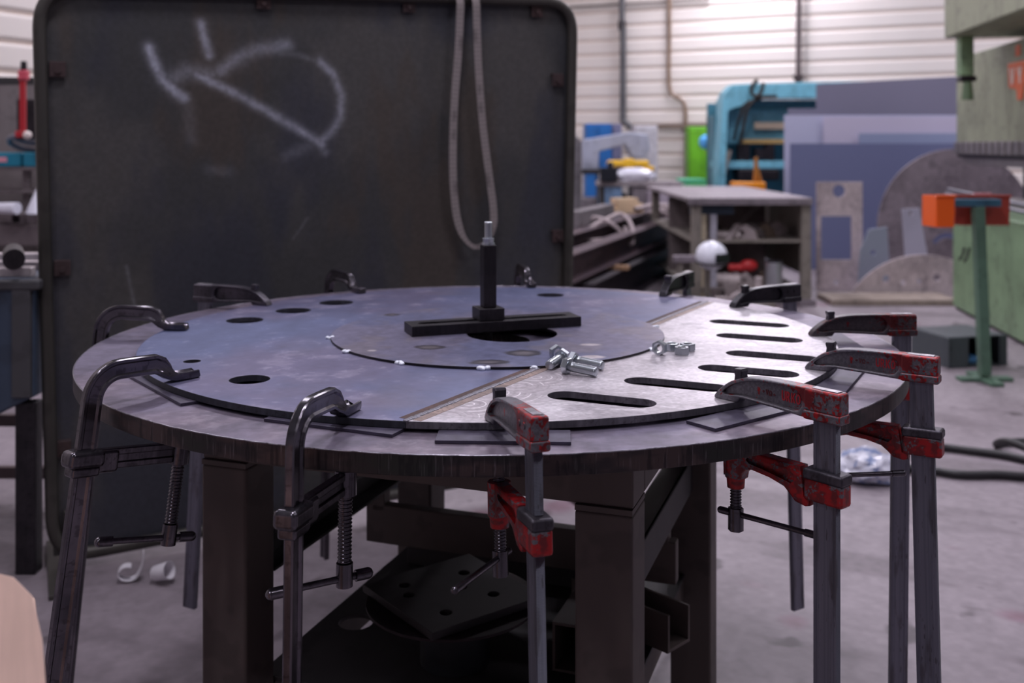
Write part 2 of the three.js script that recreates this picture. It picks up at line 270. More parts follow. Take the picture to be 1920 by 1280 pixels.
// ------------------------------------------------------------------ the plate being built on the table
const PX = -0.043, PZ = 2.03, PTOP = EYE - 0.369, PT = 0.010;
const inPlate = (px, py) => { const d = FOCAL * 0.369 / (py - HORIZON); return [(px - 960) / FOCAL * d - PX, d - PZ]; };      // plan position (x, away from the camera)
{
  const dirx = 0.496, diry = 0.868, bx = -0.096, by = -0.644, Rp = 0.66;      // the seam runs as a chord across the disc
  const bd = bx * dirx + by * diry, q = Math.sqrt(bd * bd - (bx * bx + by * by - Rp * Rp));
  const s0 = -bd - q, s1 = -bd + q, gap = 0.0003, nx = diry, ny = -dirx;
  const P = (s, o) => [bx + dirx * s + nx * o, by + diry * s + ny * o];
  const ang = (p) => Math.atan2(p[1], p[0]);
  const a0 = ang(P(s0, 0)), a1 = ang(P(s1, 0));
  T.plateGround = tex(2048, 2048, (u, v) => {        // bright segment: ground zone with swirls beside the seam
    const x = ((u + 0.5) % 1 - 0.5) * 1.4, y = ((v + 0.5) % 1 - 0.5) * 1.4;
    const a = fbm(u, v, 7, 7, 5, 311), b = fbm(u, v, 40, 160, 3, 347), c = fbm(u, v, 256, 256, 2, 35), d = fbm(u, v, 20, 20, 4, 77);
    let k = mix3([172, 166, 172], [200, 194, 200], sstep(0.35, 0.65, a)); k = mix3(k, [146, 140, 148], 0.5 * sstep(0.58, 0.72, d)); k = mix3(k, [222, 218, 222], 0.5 * sstep(0.62, 0.74, b));
    const off = (x - bx) * nx + (y - by) * ny, al = (x - bx) * dirx + (y - by) * diry;
    if (off > 0 && off < 0.13) {       // grinder swirls: families of arcs with ragged ends
      const zone = sstep(0.13, 0.06, off + 0.05 * (d - 0.5)) * sstep(0.02, 0.06, al) * sstep(0.6, 0.45, al);
      const cell = Math.floor(al / 0.07), cx0 = (hash(cell, 1, 9) - 0.5) * 0.03, r = Math.hypot(al - cell * 0.07 - 0.035 + cx0, off - 0.01 - 0.02 * hash(cell, 2, 9));
      const band = Math.abs(((r * 60 + 0.3 * (a - 0.5)) % 1) - 0.5), line = sstep(0.09, 0.02, band) * sstep(0.35, 0.6, fbm(u, v, 30, 30, 3, 5));
      k = mix3(k, [150, 140, 146], 0.55 * zone); k = mix3(k, [242, 238, 240], 0.9 * zone * line); k = mix3(k, [112, 102, 108], 0.5 * zone * sstep(0.36, 0.46, band) * d);
    }
    const g = 0.88 + 0.24 * c; return [k[0] * g, k[1] * g, k[2] * g];
  }, 1.4);
  const t = thing('flange_plate', 'large round plate on the table, dark part welded to a bright slotted segment', 'steel plate', V(PX, PTOP - PT, -PZ));
  const plate = (name, arc, off, holes, cap, side) => {
    const sh = new THREE.Shape(); const p0 = P(s0 + 0.002, off), p1 = P(s1 - 0.002, off);
    if (arc === 'dark') sh.absarc(0, 0, Rp, ang(p1), ang(p0) + Math.PI * 2, false); else sh.absarc(0, 0, Rp, ang(p0), ang(p1), false);
    sh.closePath(); for (const h of holes) sh.holes.push(h);
    const o = new THREE.Mesh(flat(ext(sh, PT, 0.0006, 110, true)), [cap, side]); o.name = name; o.castShadow = o.receiveShadow = true; t.add(o); return o;
  };
  const H1 = [[468, 711, 0.0315], [459, 600, 0.0385], [550, 582, 0.039], [630.5, 567, 0.0395], [1032, 553, 0.0335], [360, 677, 0.0145]].map(([x, y, r]) => circlePath(...inPlate(x, y), r));
  H1.push(circlePath(0.043, -0.03, 0.12));
  plate('scaled_plate', 'dark', -gap, H1, M.scale, mat('dark_cut_edge', { map: T.steel, color: 0x5c6068, roughness: 0.55, metalness: 0.4 })).userData.label = 'dark blue grey mill-scale plate with round holes';
  const bright = mat('ground_segment_steel', { map: T.plateGround, roughness: 0.42, metalness: 0.55 });
  const S = [[1127, 748], [1267, 720], [1402, 695], [1449, 667], [1423, 633], [1404, 606]].map(([x, y]) => slotPath(...inPlate(x, y), 0.92, -0.40, 0.0555, 0.0265));
  plate('slotted_plate', 'bright', gap, S, bright, M.cutGrey).userData.label = 'bright ground segment with six parallel slots';
  const bead = []; seed = 21;
  const ball = plain(new THREE.SphereGeometry(1, 7, 5));
  for (let s = s0 + 0.004; s < s1 - 0.004; s += 0.0052) { const g = ball.clone(), p = P(s, rr(-0.001, 0.001)); g.scale(rr(0.0045, 0.006), 0.0022, rr(0.0050, 0.0068)); g.rotateY(rr(0, 3)); g.translate(p[0], PT, -p[1]); bead.push(g); }
  mesh('weld_bead', bead, M.bead = mat('weld_bead_metal', { map: T.steel, color: 0xb4b4ba, roughness: 0.4, metalness: 0.7 }), t).userData.label = 'bright rippled weld bead along the seam';
  const strip = (o0, o1) => { const l = s1 - s0 - 0.02, g = box(l, 0.0005, o1 - o0, 0, PT + 0.0001, 0, 0); g.rotateY(Math.atan2(diry, dirx)); const m = P((s0 + s1) / 2, (o0 + o1) / 2); return mv(g, m[0], 0, -m[1]); };
  mesh('heat_tint', strip(-0.017, -0.0055), mat('rusty_heat_tint', { map: T.steel, color: 0x7a5a50, roughness: 0.7, metalness: 0.2 }), t);
  mesh('ground_margin', strip(0.0055, 0.019), mat('straw_ground_margin', { map: T.steel, color: 0xd8bfae, roughness: 0.5, metalness: 0.4 }), t);
}
// the smaller disc tacked on top of it
{
  const CX = -0.028, CZ = 2.02, r = 0.325, h = 0.004, y0 = PTOP + 0.0005;
  const loc = (px, py) => { const d = FOCAL * 0.3645 / (py - HORIZON); return [(px - 960) / FOCAL * d - CX, d - CZ]; };
  const spots = [[808, 651, 0.030, 0.022, -1], [983, 661, 0.032, 0.026, -1], [917, 679, 0.038, 0.022, -1], [1107, 646, 0.026, 0.014, 1], [1110, 669, 0.028, 0.017, 1], [697, 657, 0.012, 0.010, 1], [735, 590, 0.02, 0.02, -1]].map(([x, y, a, b, k]) => [...loc(x, y), a, b, k]);
  T.disc = tex(1024, 1024, (u, v) => {
    const x = ((u + 0.5) % 1 - 0.5) * 0.7, y = ((v + 0.5) % 1 - 0.5) * 0.7;
    const a = fbm(u, v, 4, 4, 5, 1211), b = fbm(u, v, 9, 9, 4, 1247), c = fbm(u, v, 50, 50, 3, 25);
    let k = mix3([108, 111, 142], [122, 118, 142], sstep(0.4, 0.62, a)); k = mix3(k, [132, 122, 128], 0.5 * sstep(0.55, 0.72, b));
    for (const [sx, sy, ra, rb, kind] of spots) { const e = Math.hypot((x - sx) / ra, (y - sy) / rb) + 0.7 * (b - 0.5) + 0.4 * (c - 0.5); k = kind > 0 ? mix3(k, [196, 188, 192], sstep(1, 0.6, e)) : mix3(k, mix3([120, 112, 112], [52, 48, 54], sstep(0.2, 0.7, e)), 0.8 * sstep(1.1, 0.7, e)); }
    const g = 0.86 + 0.28 * c; return [k[0] * g, k[1] * g, k[2] * g];
  }, 0.7);
  const t = thing('tacked_disc', 'dark steel ring disc tack-welded over the middle of the flange plate', 'steel disc', V(CX, y0, -CZ));
  const s = new THREE.Shape(); s.absarc(0, 0, r, 0, Math.PI * 2, false); s.holes.push(circlePath(0.028, -0.02, 0.088));
  const o = new THREE.Mesh(flat(ext(s, h, 0.0005, 120, true)), [mat('smudged_disc_steel', { map: T.disc, roughness: 0.40, metalness: 0.55 }), M.black]); o.name = 'disc'; o.castShadow = o.receiveShadow = true; t.add(o);
  seed = 31;
  for (const [px, py, k] of [[614, 631, 0.8], [649, 657, 1], [747, 678, 1], [905, 689, 1.4], [1000, 687, 0.9], [1103, 681, 0.9], [1237, 655, 0.8], [1221, 611, 0.6]]) {
    const a = Math.atan2(loc(px, py)[1], loc(px, py)[0]), g = [];
    for (let i = 0; i < 4; i++) { const b = plain(new THREE.SphereGeometry(1, 10, 7)); b.scale(rr(0.004, 0.007) * k, rr(0.003, 0.0045), rr(0.004, 0.006)); b.rotateY(rr(0, 3)); b.translate(Math.cos(a) * (r + 0.001) + rr(-0.006, 0.006) * k, rr(0.0005, 0.003), -Math.sin(a) * (r + 0.001) + rr(-0.004, 0.004)); g.push(b); }
    mesh('tack_weld', g, M.weld, t);
  }
}
// flat bar shims between table and plate
{
  const sh = (x0, z0, x1, z1, w, label) => {       // outer edge from (x0, z0) to (x1, z1) as plan positions; the bar reaches inward by w
    const dx = x1 - x0, dz = z1 - z0, l = Math.hypot(dx, dz), mx = (x0 + x1) / 2, mz = (z0 + z1) / 2; let ix = -dz / l, iz = dx / l; if ((TX - mx) * ix + (TZ - mz) * iz < 0) { ix = -ix; iz = -iz; }
    solo('shim', label, 'steel shim', box(l, 0.0045, w, 0, 0.00225, 0, 0.0006), M.shim, V(mx + ix * w / 2, TOP + 0.0002, -(mz + iz * w / 2)), Math.atan2(dz, dx), 'flat bar shims under the plate');
  };
  M.shim = mat('shim_flat_bar', { map: T.bench, color: 0xb4b4bc, roughness: 0.5, metalness: 0.4 });
  sh(-0.49, 1.514, -0.64, 1.706, 0.042, 'flat bar shim under the forged clamp at the left front, pointing toward the small hole');
  sh(-0.347, 1.431, -0.158, 1.351, 0.042, 'flat bar shim under the left part of the plate front, beneath the upright forged clamp');
  sh(-0.10, 1.324, 0.076, 1.317, 0.055, 'flat bar shim under the plate front, beneath the middle red clamp');
  sh(0.274, 1.379, 0.45, 1.515, 0.053, 'flat bar shim under the plate beneath the front right red clamp');
  sh(0.517, 1.586, 0.62, 1.78, 0.05, 'flat bar shim under the plate beneath the middle of the three right red clamps');
  sh(0.665, 1.90, 0.672, 2.10, 0.05, 'flat bar shim under the plate beneath the rear of the three right red clamps');
}
// slotted strap with the square pillar, over the centre hole
{
  const yaw = Math.atan2(2.08 - 1.963, 0.139 + 0.192), y0 = PTOP + 0.0048;
  const cx = (-0.192 + 0.139) / 2 - 0.32 * 0.03, cz = (1.963 + 2.08) / 2 + 0.94 * 0.03;
  const t = thing('clamp_strap', 'black slotted steel strap with a square pillar and threaded stud over the centre hole', 'fixture', V(cx, y0, -cz), yaw);
  mesh('strap', flat(ext(poly([[-0.176, -0.032], [0.176, -0.032], [0.176, 0.032], [-0.176, 0.032]], [slotPath(0, 0, 1, 0, 0.145, 0.011)]), 0.02, 0.0012)), M.black, t);
  const p = V(-0.012, 0, 0);
  mesh('base_block', box(0.052, 0.024, 0.052, p.x, 0.0325, 0, 0.0015), M.black, t);
  mesh('pillar', box(0.027, 0.124, 0.027, p.x, 0.1065, 0, 0.0022), M.black, t);
  const th = []; for (let i = 0; i <= 24; i++) { th.push(new THREE.Vector2(i % 2 ? 0.0074 : 0.0082, 0.184 + i * 0.0012)); }
  mesh('stud', [cyl(0.0132, 0.0132, 0.004, p.x, 0.1705, 0), cyl(0.011, 0.012, 0.009, p.x, 0.177, 0), mv(uvm(new THREE.LatheGeometry([new THREE.Vector2(0.0001, 0.18), new THREE.Vector2(0.0082, 0.18), ...th, new THREE.Vector2(0.007, 0.2145), new THREE.Vector2(0.0001, 0.2150)], 24)), p.x, 0, 0)], M.zinc, t);
  mesh('stud_rod', [cyl(0.0085, 0.0085, 0.12, p.x, -0.055, 0), cyl(0.014, 0.014, 0.012, p.x, -0.045, 0, 6)], M.black, t);
}
// loose bolts and nuts
{
  const hexShape = (af) => { const s = new THREE.Shape(); for (let i = 0; i < 6; i++) { const a = i * Math.PI / 3, q = af / 2 / Math.cos(Math.PI / 6); i ? s.lineTo(q * Math.cos(a), q * Math.sin(a)) : s.moveTo(q * Math.cos(a), q * Math.sin(a)); } s.closePath(); return s; };
  const bolt = (label, hx, hz, ex, ez, roll = 0, up = 0) => {        // head at (hx, hz), shank pointing to (ex, ez)
    const t = thing('hex_bolt', label, 'bolt', V(hx, PTOP + 0.0122, -hz), Math.atan2(ez - hz, ex - hx), 'loose bolts on the plate');
    const head = ext(hexShape(0.024), 0.010, 0.0012); head.rotateZ(R(30 + roll)); head.rotateY(Math.PI / 2); head.translate(-0.01, 0, 0);
    const pts = [new THREE.Vector2(0.0001, 0), new THREE.Vector2(0.0079, 0), new THREE.Vector2(0.0079, 0.014)]; for (let i = 0; i < 34; i++) pts.push(new THREE.Vector2(i % 2 ? 0.0080 : 0.0073, 0.014 + i * 0.001)); pts.push(new THREE.Vector2(0.0066, 0.0495), new THREE.Vector2(0.0001, 0.05));
    const g = new THREE.LatheGeometry(pts, 24); g.rotateZ(-Math.PI / 2);
    mesh('bolt_head', head, M.zinc, t); mesh('shank', g, M.zinc, t); t.rotation.order = 'YXZ'; t.rotation.z = -R(up); return t;
  };
  bolt('zinc bolt of the small pile with its shank end toward the weld seam', 0.083, 1.735, 0.048, 1.665, 0, 5);
  bolt('zinc bolt lying in front of the small pile, head to the left', 0.093, 1.665, 0.137, 1.640, 30, 5);
  bolt('zinc bolt lying behind the front one in the pile, shank to the right', 0.107, 1.712, 0.148, 1.690, 10, 5);
  const nut = (label, x, z, turn, standing) => {
    const s = hexShape(0.024); s.holes.push(circlePath(0, 0, 0.0078)); const g = ext(s, 0.013, 0.0011);
    if (standing) { g.rotateZ(R(30)); g.translate(0, 0.012, -0.0065); } else { g.rotateX(-Math.PI / 2); }
    const o = solo('hex_nut', label, 'nut', g, M.zinc, V(x, PTOP + 0.0003, -z), R(turn), 'loose nuts on the plate'); return o;
  };
  nut('zinc nut standing on edge behind the small pile of bolts', 0.078, 1.775, 20, true);
  nut('zinc nut standing on edge with its bore showing, beside the disc edge', 0.262, 1.818, -35, true);
  nut('zinc nut lying flat behind the others, next to the upright nut', 0.290, 1.858, 10, false);
  nut('zinc nut lying flat, farthest from the disc', 0.318, 1.855, 40, false);
  nut('zinc nut lying flat in front of the other nuts', 0.302, 1.822, 25, false);
}

// ------------------------------------------------------------------ clamps
const tf = (g, a, x, y) => g.rotateZ(a).translate(x, y, 0);
function threads(r, y0, y1, pitch) { const p = [new THREE.Vector2(0.0001, y0)]; for (let y = y0, i = 0; y <= y1; y += pitch / 4, i++) p.push(new THREE.Vector2([r * 0.80, r * 0.9, r, r * 0.9][i % 4], y)); p.push(new THREE.Vector2(0.0001, y1)); return uvm(new THREE.LatheGeometry(p, 20)); }
function handleGeo(a, long, short, r, knob, y) {        // a sliding bar through the hub, pointing along angle a in the clamp's plan
  const d = V(Math.cos(a), 0, -Math.sin(a)), c = V(0, y, 0), e = c.clone().addScaledVector(d, long), s = c.clone().addScaledVector(d, -short);
  const cap = (p, k) => rod(p.clone().addScaledVector(d, -k * 0.010), p.clone().addScaledVector(d, k * 0.010), knob, 14);
  const b = (p) => { const g = new THREE.SphereGeometry(knob * 0.98, 12, 8); return uvm(g.translate(...p.toArray())); };
  return [rod(s, e, r), cap(e, 1), cap(s, -1), b(e.clone().addScaledVector(d, 0.009)), b(s.clone().addScaledVector(d, -0.009))];
}
const I_PROF = [[.015, -.004], [.015, .004], [.0135, .0065], [.0095, .0065], [.0065, .0035], [-.0065, .0035], [-.0095, .0065], [-.0135, .0065], [-.015, .004], [-.015, -.004], [-.0135, -.0065], [-.0095, -.0065], [-.0065, -.0035], [.0065, -.0035], [.0095, -.0065], [.0135, -.0065]];
const U_PROF = [[.0005, -.004], [.0005, .004], [.004, .0085], [.007, .010], [.006, .0125], [.001, .0125], [-.004, .012], [-.006, .010], [-.006, .004], [-.006, -.004], [-.006, -.010], [-.004, -.012], [.001, -.0125], [.006, -.0125], [.007, -.010], [.004, -.0085]];
const mixProf = (t, k = 1) => I_PROF.map(([a, b], i) => [(a + (U_PROF[i][0] - a) * t) * k, (b + (U_PROF[i][1] - b) * t) * k]);
const CL = 0.18;
function forgedClamp(label, x, z, theta, lean, handle, level = -0.088, group = 'forged clamps round the table') {
  const t = thing('forged_clamp', label, 'clamp', V(x, PTOP, -z), R(theta), group), a = R(lean);
  const path = []; const add = (px, py, u, k) => path.push([px, py, u, k]);
  add(0.002, 0.007, 1, 0.86); add(0.004, 0.0063, 1, 1); add(0.025, 0.0065, 1, 1); add(0.044, 0.0075, 1, 1); add(0.053, 0.013, 0.7, 1); add(0.060, 0.0215, 0.3, 1); add(0.067, 0.0285, 0.05, 1); add(0.076, 0.0325, 0, 1); add(0.105, 0.034, 0, 1);
  const rad = 0.044, cx = CL - rad, cy = 0.035 - rad, end = -Math.PI / 2 + a;        // tangent turns from along x to the bar's direction
  for (let i = 0; i <= 10; i++) { const q = (end) * i / 10; add(cx - rad * Math.sin(q), cy + rad * Math.cos(q), 0, 1); }
  const last = path[path.length - 1]; const dx = Math.sin(a), dy = -Math.cos(a);
  for (const l of [0.1, 0.3, 0.5, 0.72]) add(last[0] + dx * l, last[1] + dy * l, 0, 1);
  const frames = path.map(([px, py, u, k], i) => { const p = path[Math.max(0, i - 1)], n = path[Math.min(path.length - 1, i + 1)]; const tx = n[0] - p[0], ty = n[1] - p[1], l = Math.hypot(tx, ty); return { p: V(px, py, 0), n: V(-ty / l, tx / l, 0), z: V(0, 0, 1), prof: mixProf(u, k) }; });
  mesh('arm_and_bar', sweep(frames), M.forged, t);
  const ox = last[0] + dx * ((last[1] - level) / -dy), oy = level;      // the sliding arm sits here on the bar
  const S = (g) => tf(g, a, ox, oy), off = -(ox - 0.030);
  mesh('sliding_arm', [S(box(0.056, 0.026, 0.034, 0.001, 0.002, 0, 0.008)), S(box(0.044, 0.016, 0.026, 0, -0.016, 0, 0.005)), S(box(-off - 0.03, 0.010, 0.014, off / 2, 0.009, 0, 0.002)), S(box(-off - 0.03, 0.010, 0.014, off / 2, -0.011, 0, 0.002)), S(box(-off - 0.02, 0.02, 0.007, off / 2, 0, 0, 0.001)), S(box(0.034, 0.034, 0.020, -0.036, -0.004, 0, 0.006)), S(cyl(0.0155, 0.0155, 0.034, off, -0.002, 0))], M.forged, t);
  mesh('spindle', [S(mv(threads(0.0102, -0.112, 0.03, 0.0052), off, 0, 0)), S(cyl(0.0115, 0.0115, 0.032, off, -0.128, 0)), S(cyl(0.013, 0.010, 0.008, off, 0.034, 0))], M.forged, t);
  mesh('handle', handleGeo(R(handle) - R(theta), 0.095, 0.026, 0.0047, 0.0078, -0.133).map((g) => S(mv(g, off, 0, 0))), M.forged, t);
  return t;
}
forgedClamp('forged steel clamp at the left front, its bar slanting outward to the left', -0.506, 1.646, -128.4, 8.5, -147);
forgedClamp('forged steel clamp upright at the table front, left of the middle red clamp', -0.222, 1.443, -105.2, 1.5, -148);
forgedClamp('forged steel clamp on the left edge of the table, behind the slanting one', -0.653, 2.062, 175.7, 6, 120);
forgedClamp('small looking forged clamp on the far edge, next to the third round hole', -0.375, 2.570, 127.6, 2, 30);
forgedClamp('forged clamp on the far edge behind the threaded pillar', 0.053, 2.672, 102.2, 2, 150);

function castClamp(label, x, z, theta, o = {}) {
  const t = thing('cast_clamp', label, 'clamp', V(x, PTOP, -z), R(theta), o.group || 'cast screw clamps round the table');
  t.rotation.z = R(o.tilt || 0); const arm = o.arm || M.redArm, slide = o.slide || M.redSlide, L = 0.182, level = o.level ?? -0.083, lean = R(o.lean || 0);
  // fixed arm: arched casting with an oval pocket on both sides and a solid head
  const top = new THREE.SplineCurve([[0.001, 0.005], [0.007, 0.012], [0.016, 0.0195], [0.032, 0.030], [0.058, 0.0385], [0.092, 0.042], [0.15, 0.0425], [0.19, 0.0415]].map((p) => new THREE.Vector2(...p))).getPoints(24).map((p) => [p.x, p.y]);
  const outline = [[0, 0.0015], [0.002, 0], [0.040, 0], [0.043, 0.001], [0.047, 0.0065], [0.054, 0.0065], [0.10, 0.0045], [0.15, 0.001], [0.19, 0], ...top.slice().reverse()];
  const pk = new THREE.SplineCurve([[0.146, 0.031], [0.138, 0.0365], [0.12, 0.0380], [0.092, 0.0370], [0.062, 0.0338], [0.038, 0.0268], [0.022, 0.0175], [0.0155, 0.0112]].map((p) => new THREE.Vector2(...p))).getPoints(24).map((p) => [p.x, p.y]);
  const pocket = [...pk, [0.02, 0.0088], [0.05, 0.0118], [0.10, 0.0095], [0.135, 0.0075], [0.144, 0.0095], [0.149, 0.016], [0.149, 0.025]];
  const rim = ext(poly(outline, [pocket]), 0.021, 0.0024, 8); rim.translate(0, 0, -0.0105);
  const web = ext(poly(outline.map(([a, b]) => [0.095 + (a - 0.095) * 0.95, 0.021 + (b - 0.021) * 0.9])), 0.007, 0.001, 8); web.translate(0, 0, -0.0035);
  const fixed = mesh('fixed_arm', [uvSlant(toCreasedNormals(rim, R(50))), uvSlant(web), uvSlant(box(0.056, 0.0305, 0.0245, 0.181, 0.0265, 0, 0.004)), uvSlant(box(0.058, 0.0135, 0.0265, 0.181, 0.0065, 0, 0.0035)),
    ...[0.167, 0.186].map((q) => uvSlant(cyl(0.0042, 0.0042, 0.0275, q, 0.0275, 0, 18, 'z')))], arm, t);
  const lug = ext(poly([[0.034, 0.027], [0.049, 0.032], [0.0475, 0.039], [0.0488, 0.0455], [0.0472, 0.0485], [0.0345, 0.0475], [0.0335, 0.0445], [0.0355, 0.038]]), 0.016, 0.0018); lug.translate(0, 0, -0.008);
  mesh('lug', uvSlant(lug), o.bare || M.casting, fixed);
  mesh('bar_end', box(0.040, 0.0025, 0.012, 0.182, 0.0418, 0, 0.0006), M.steel, fixed);
  if (o.letters) {
    const word = (s, size, px, py, sx, m, depth = 0.0012) => { const g = new TextGeometry(s, { font, size, depth, curveSegments: 3, bevelEnabled: false }); g.scale(sx, 1, 1); g.translate(px, py, 0.0033); return uvm(g); };
    mesh('lettering', [word('U', 0.0138, 0.1125, 0.0165, 0.62), word('R', 0.0138, 0.1200, 0.0162, 0.62), word('K', 0.0138, 0.1280, 0.0158, 0.62), word('O', 0.0138, 0.1362, 0.0152, 0.56)], M.red, fixed);
    const arrow = (px, py, s) => mv(ext(poly([[0, 0], [0.0032 * s, 0.002], [0.0022 * s, 0.0005], [0.005 * s, 0.0005], [0.005 * s, -0.0005], [0.0022 * s, -0.0005], [0.0032 * s, -0.002]].map(([a, b]) => [a, b])), 0.0012, 0), px, py, 0.0033);
    mesh('lettering', [word('V', 0.0072, 0.0868, 0.0195, 0.75), word('\u03A9', 0.0072, 0.0918, 0.0187, 0.75), arrow(0.0805, 0.0232, 1), arrow(0.1035, 0.0212, -1)], o.mark || M.redDark, fixed);
  }
  // toothed flat bar
  const bw = 0.0345, len = 0.74, teeth = [[-bw / 2, 0], [-bw / 2, -len]];
  for (let y = -len, i = 0; y <= 0; y += 0.0008, i++) teeth.push([bw / 2 - (i % 2 ? 0.0007 : 0), y]);
  teeth.push([bw / 2, 0]);
  const bg = ext(poly(teeth.reverse()), 0.0112, 0); bg.translate(0, 0, -0.0056);
  const groove = [-1, 1].map((s) => box(0.0035, len - 0.004, 0.001, -bw / 2 + 0.0035, -len / 2, s * 0.0057, 0.0003)).concat([-1, 1].map((s) => box(0.0045, len - 0.004, 0.001, bw / 2 - 0.006, -len / 2, s * 0.0057, 0.0003)));
  mesh('bar', [bg, ...groove].map((g) => tf(g, lean, L, 0.002)), M.bar, t);
  // sliding arm
  const S = (g) => tf(g, lean, L + Math.tan(lean) * -level, level), d = -(L - 0.032);
  const so = [[d - 0.016, 0], [d + 0.02, 0.001], [-0.06, 0.0], [-0.035, 0.0], [-0.03, -0.04], [-0.0215, -0.04], [-0.0215, -0.051], [-0.028, -0.053], [-0.044, -0.050], [-0.052, -0.042], [-0.062, -0.034], [-0.085, -0.028], [d + 0.034, -0.0245], [d + 0.024, -0.027], [d + 0.017, -0.034], [d + 0.0155, -0.043], [d - 0.0155, -0.043], [d - 0.016, -0.02]];
  const sp = [[d + 0.026, -0.006], [-0.052, -0.006], [-0.044, -0.012], [-0.042, -0.022], [-0.05, -0.0295], [-0.07, -0.025], [-0.10, -0.0205], [d + 0.028, -0.018], [d + 0.022, -0.012]];
  const sr = ext(poly(so, [sp]), 0.020, 0.0022, 6); sr.translate(0, 0, -0.010);
  const sw = ext(poly([[d + 0.01, -0.004], [-0.03, -0.004], [-0.03, -0.03], [-0.06, -0.028], [-0.10, -0.022], [d + 0.02, -0.022]]), 0.007, 0.001); sw.translate(0, 0, -0.0035);
  const sc = uvSlant(box(0.0585, 0.031, 0.0265, 0.0005, -0.0275, 0, 0.0045));
  const u2 = (g) => { const q = g.attributes.uv; for (let i = 0; i < q.count; i++) q.setX(i, q.getX(i) + L); return g; };
  const sl = mesh('sliding_arm', [u2(uvSlant(toCreasedNormals(sr, R(50)))), u2(uvSlant(sw)), u2(sc), u2(uvSlant(cyl(0.0155, 0.0155, 0.044, d, -0.022, 0))), u2(uvSlant(cyl(0.0125, 0.0135, 0.016, d, -0.051, 0)))].map(S), slide, t);
  mesh('collar', S(box(0.0615, 0.0155, 0.0290, 0.0005, -0.0065, 0, 0.0045)), o.bare || M.casting, sl);
  // spindle with hexagon hub and sliding handle
  mesh('spindle', [S(mv(threads(0.0085, -0.092, 0.03, 0.0042), d, 0, 0)), S(cyl(0.012, 0.009, 0.009, d, 0.034, 0)), S(cyl(0.0112, 0.0112, 0.033, d, -0.1055, 0, 6))], M.forged, t);
  mesh('handle', handleGeo(R(o.handle ?? theta) - R(theta), 0.118, 0.016, 0.0040, 0.0052, -0.098).map((g) => S(mv(g, d, 0, 0))), M.forged, t);
  return t;
}
M.redDark = mat('dark_red_enamel', { color: 0x5c2026, roughness: 0.5 });
const GREYISH = { arm: M.casting, bare: M.casting };
castClamp('red cast clamp at the middle of the table front, seen from its head end', -0.028, 1.391, -72.9, { handle: -115, level: -0.076, tilt: 3.6 });
castClamp('red lettered cast clamp at the front right, nearest of the three on the right', 0.305, 1.515, -49.4, { handle: -42, letters: true, level: -0.067 });
castClamp('worn red cast clamp with raised letters, middle one of the three on the right', 0.491, 1.709, -33, { handle: 3, letters: true, lean: 1.4, level: -0.072 });
castClamp('dark cast clamp with a red head, rear one of the three on the right', 0.581, 2.002, 1.3, { handle: 70, arm: M.darkRedArm = mat('dark_red_casting', { map: T.redArm, color: 0xb0a4a4, roughness: 0.42, metalness: 0.35 }), lean: -0.6 });
castClamp('dark unpainted cast clamp at the rear right, its bar end showing under the table', 0.504, 2.350, 29.8, { handle: 120, arm: M.darkCasting, slide: M.darkCasting, bare: M.darkCasting, lean: 2 });
castClamp('dark cast clamp on the far edge seen end-on, left of the unpainted one', 0.370, 2.520, 61.2, { handle: 150, arm: M.darkCasting, slide: M.darkCasting });
castClamp('grey cast clamp with traces of red on its head, at the rear left', -0.562, 2.378, 158.8, { handle: 60, arm: M.casting, slide: M.redSlide, lean: 3.5 });

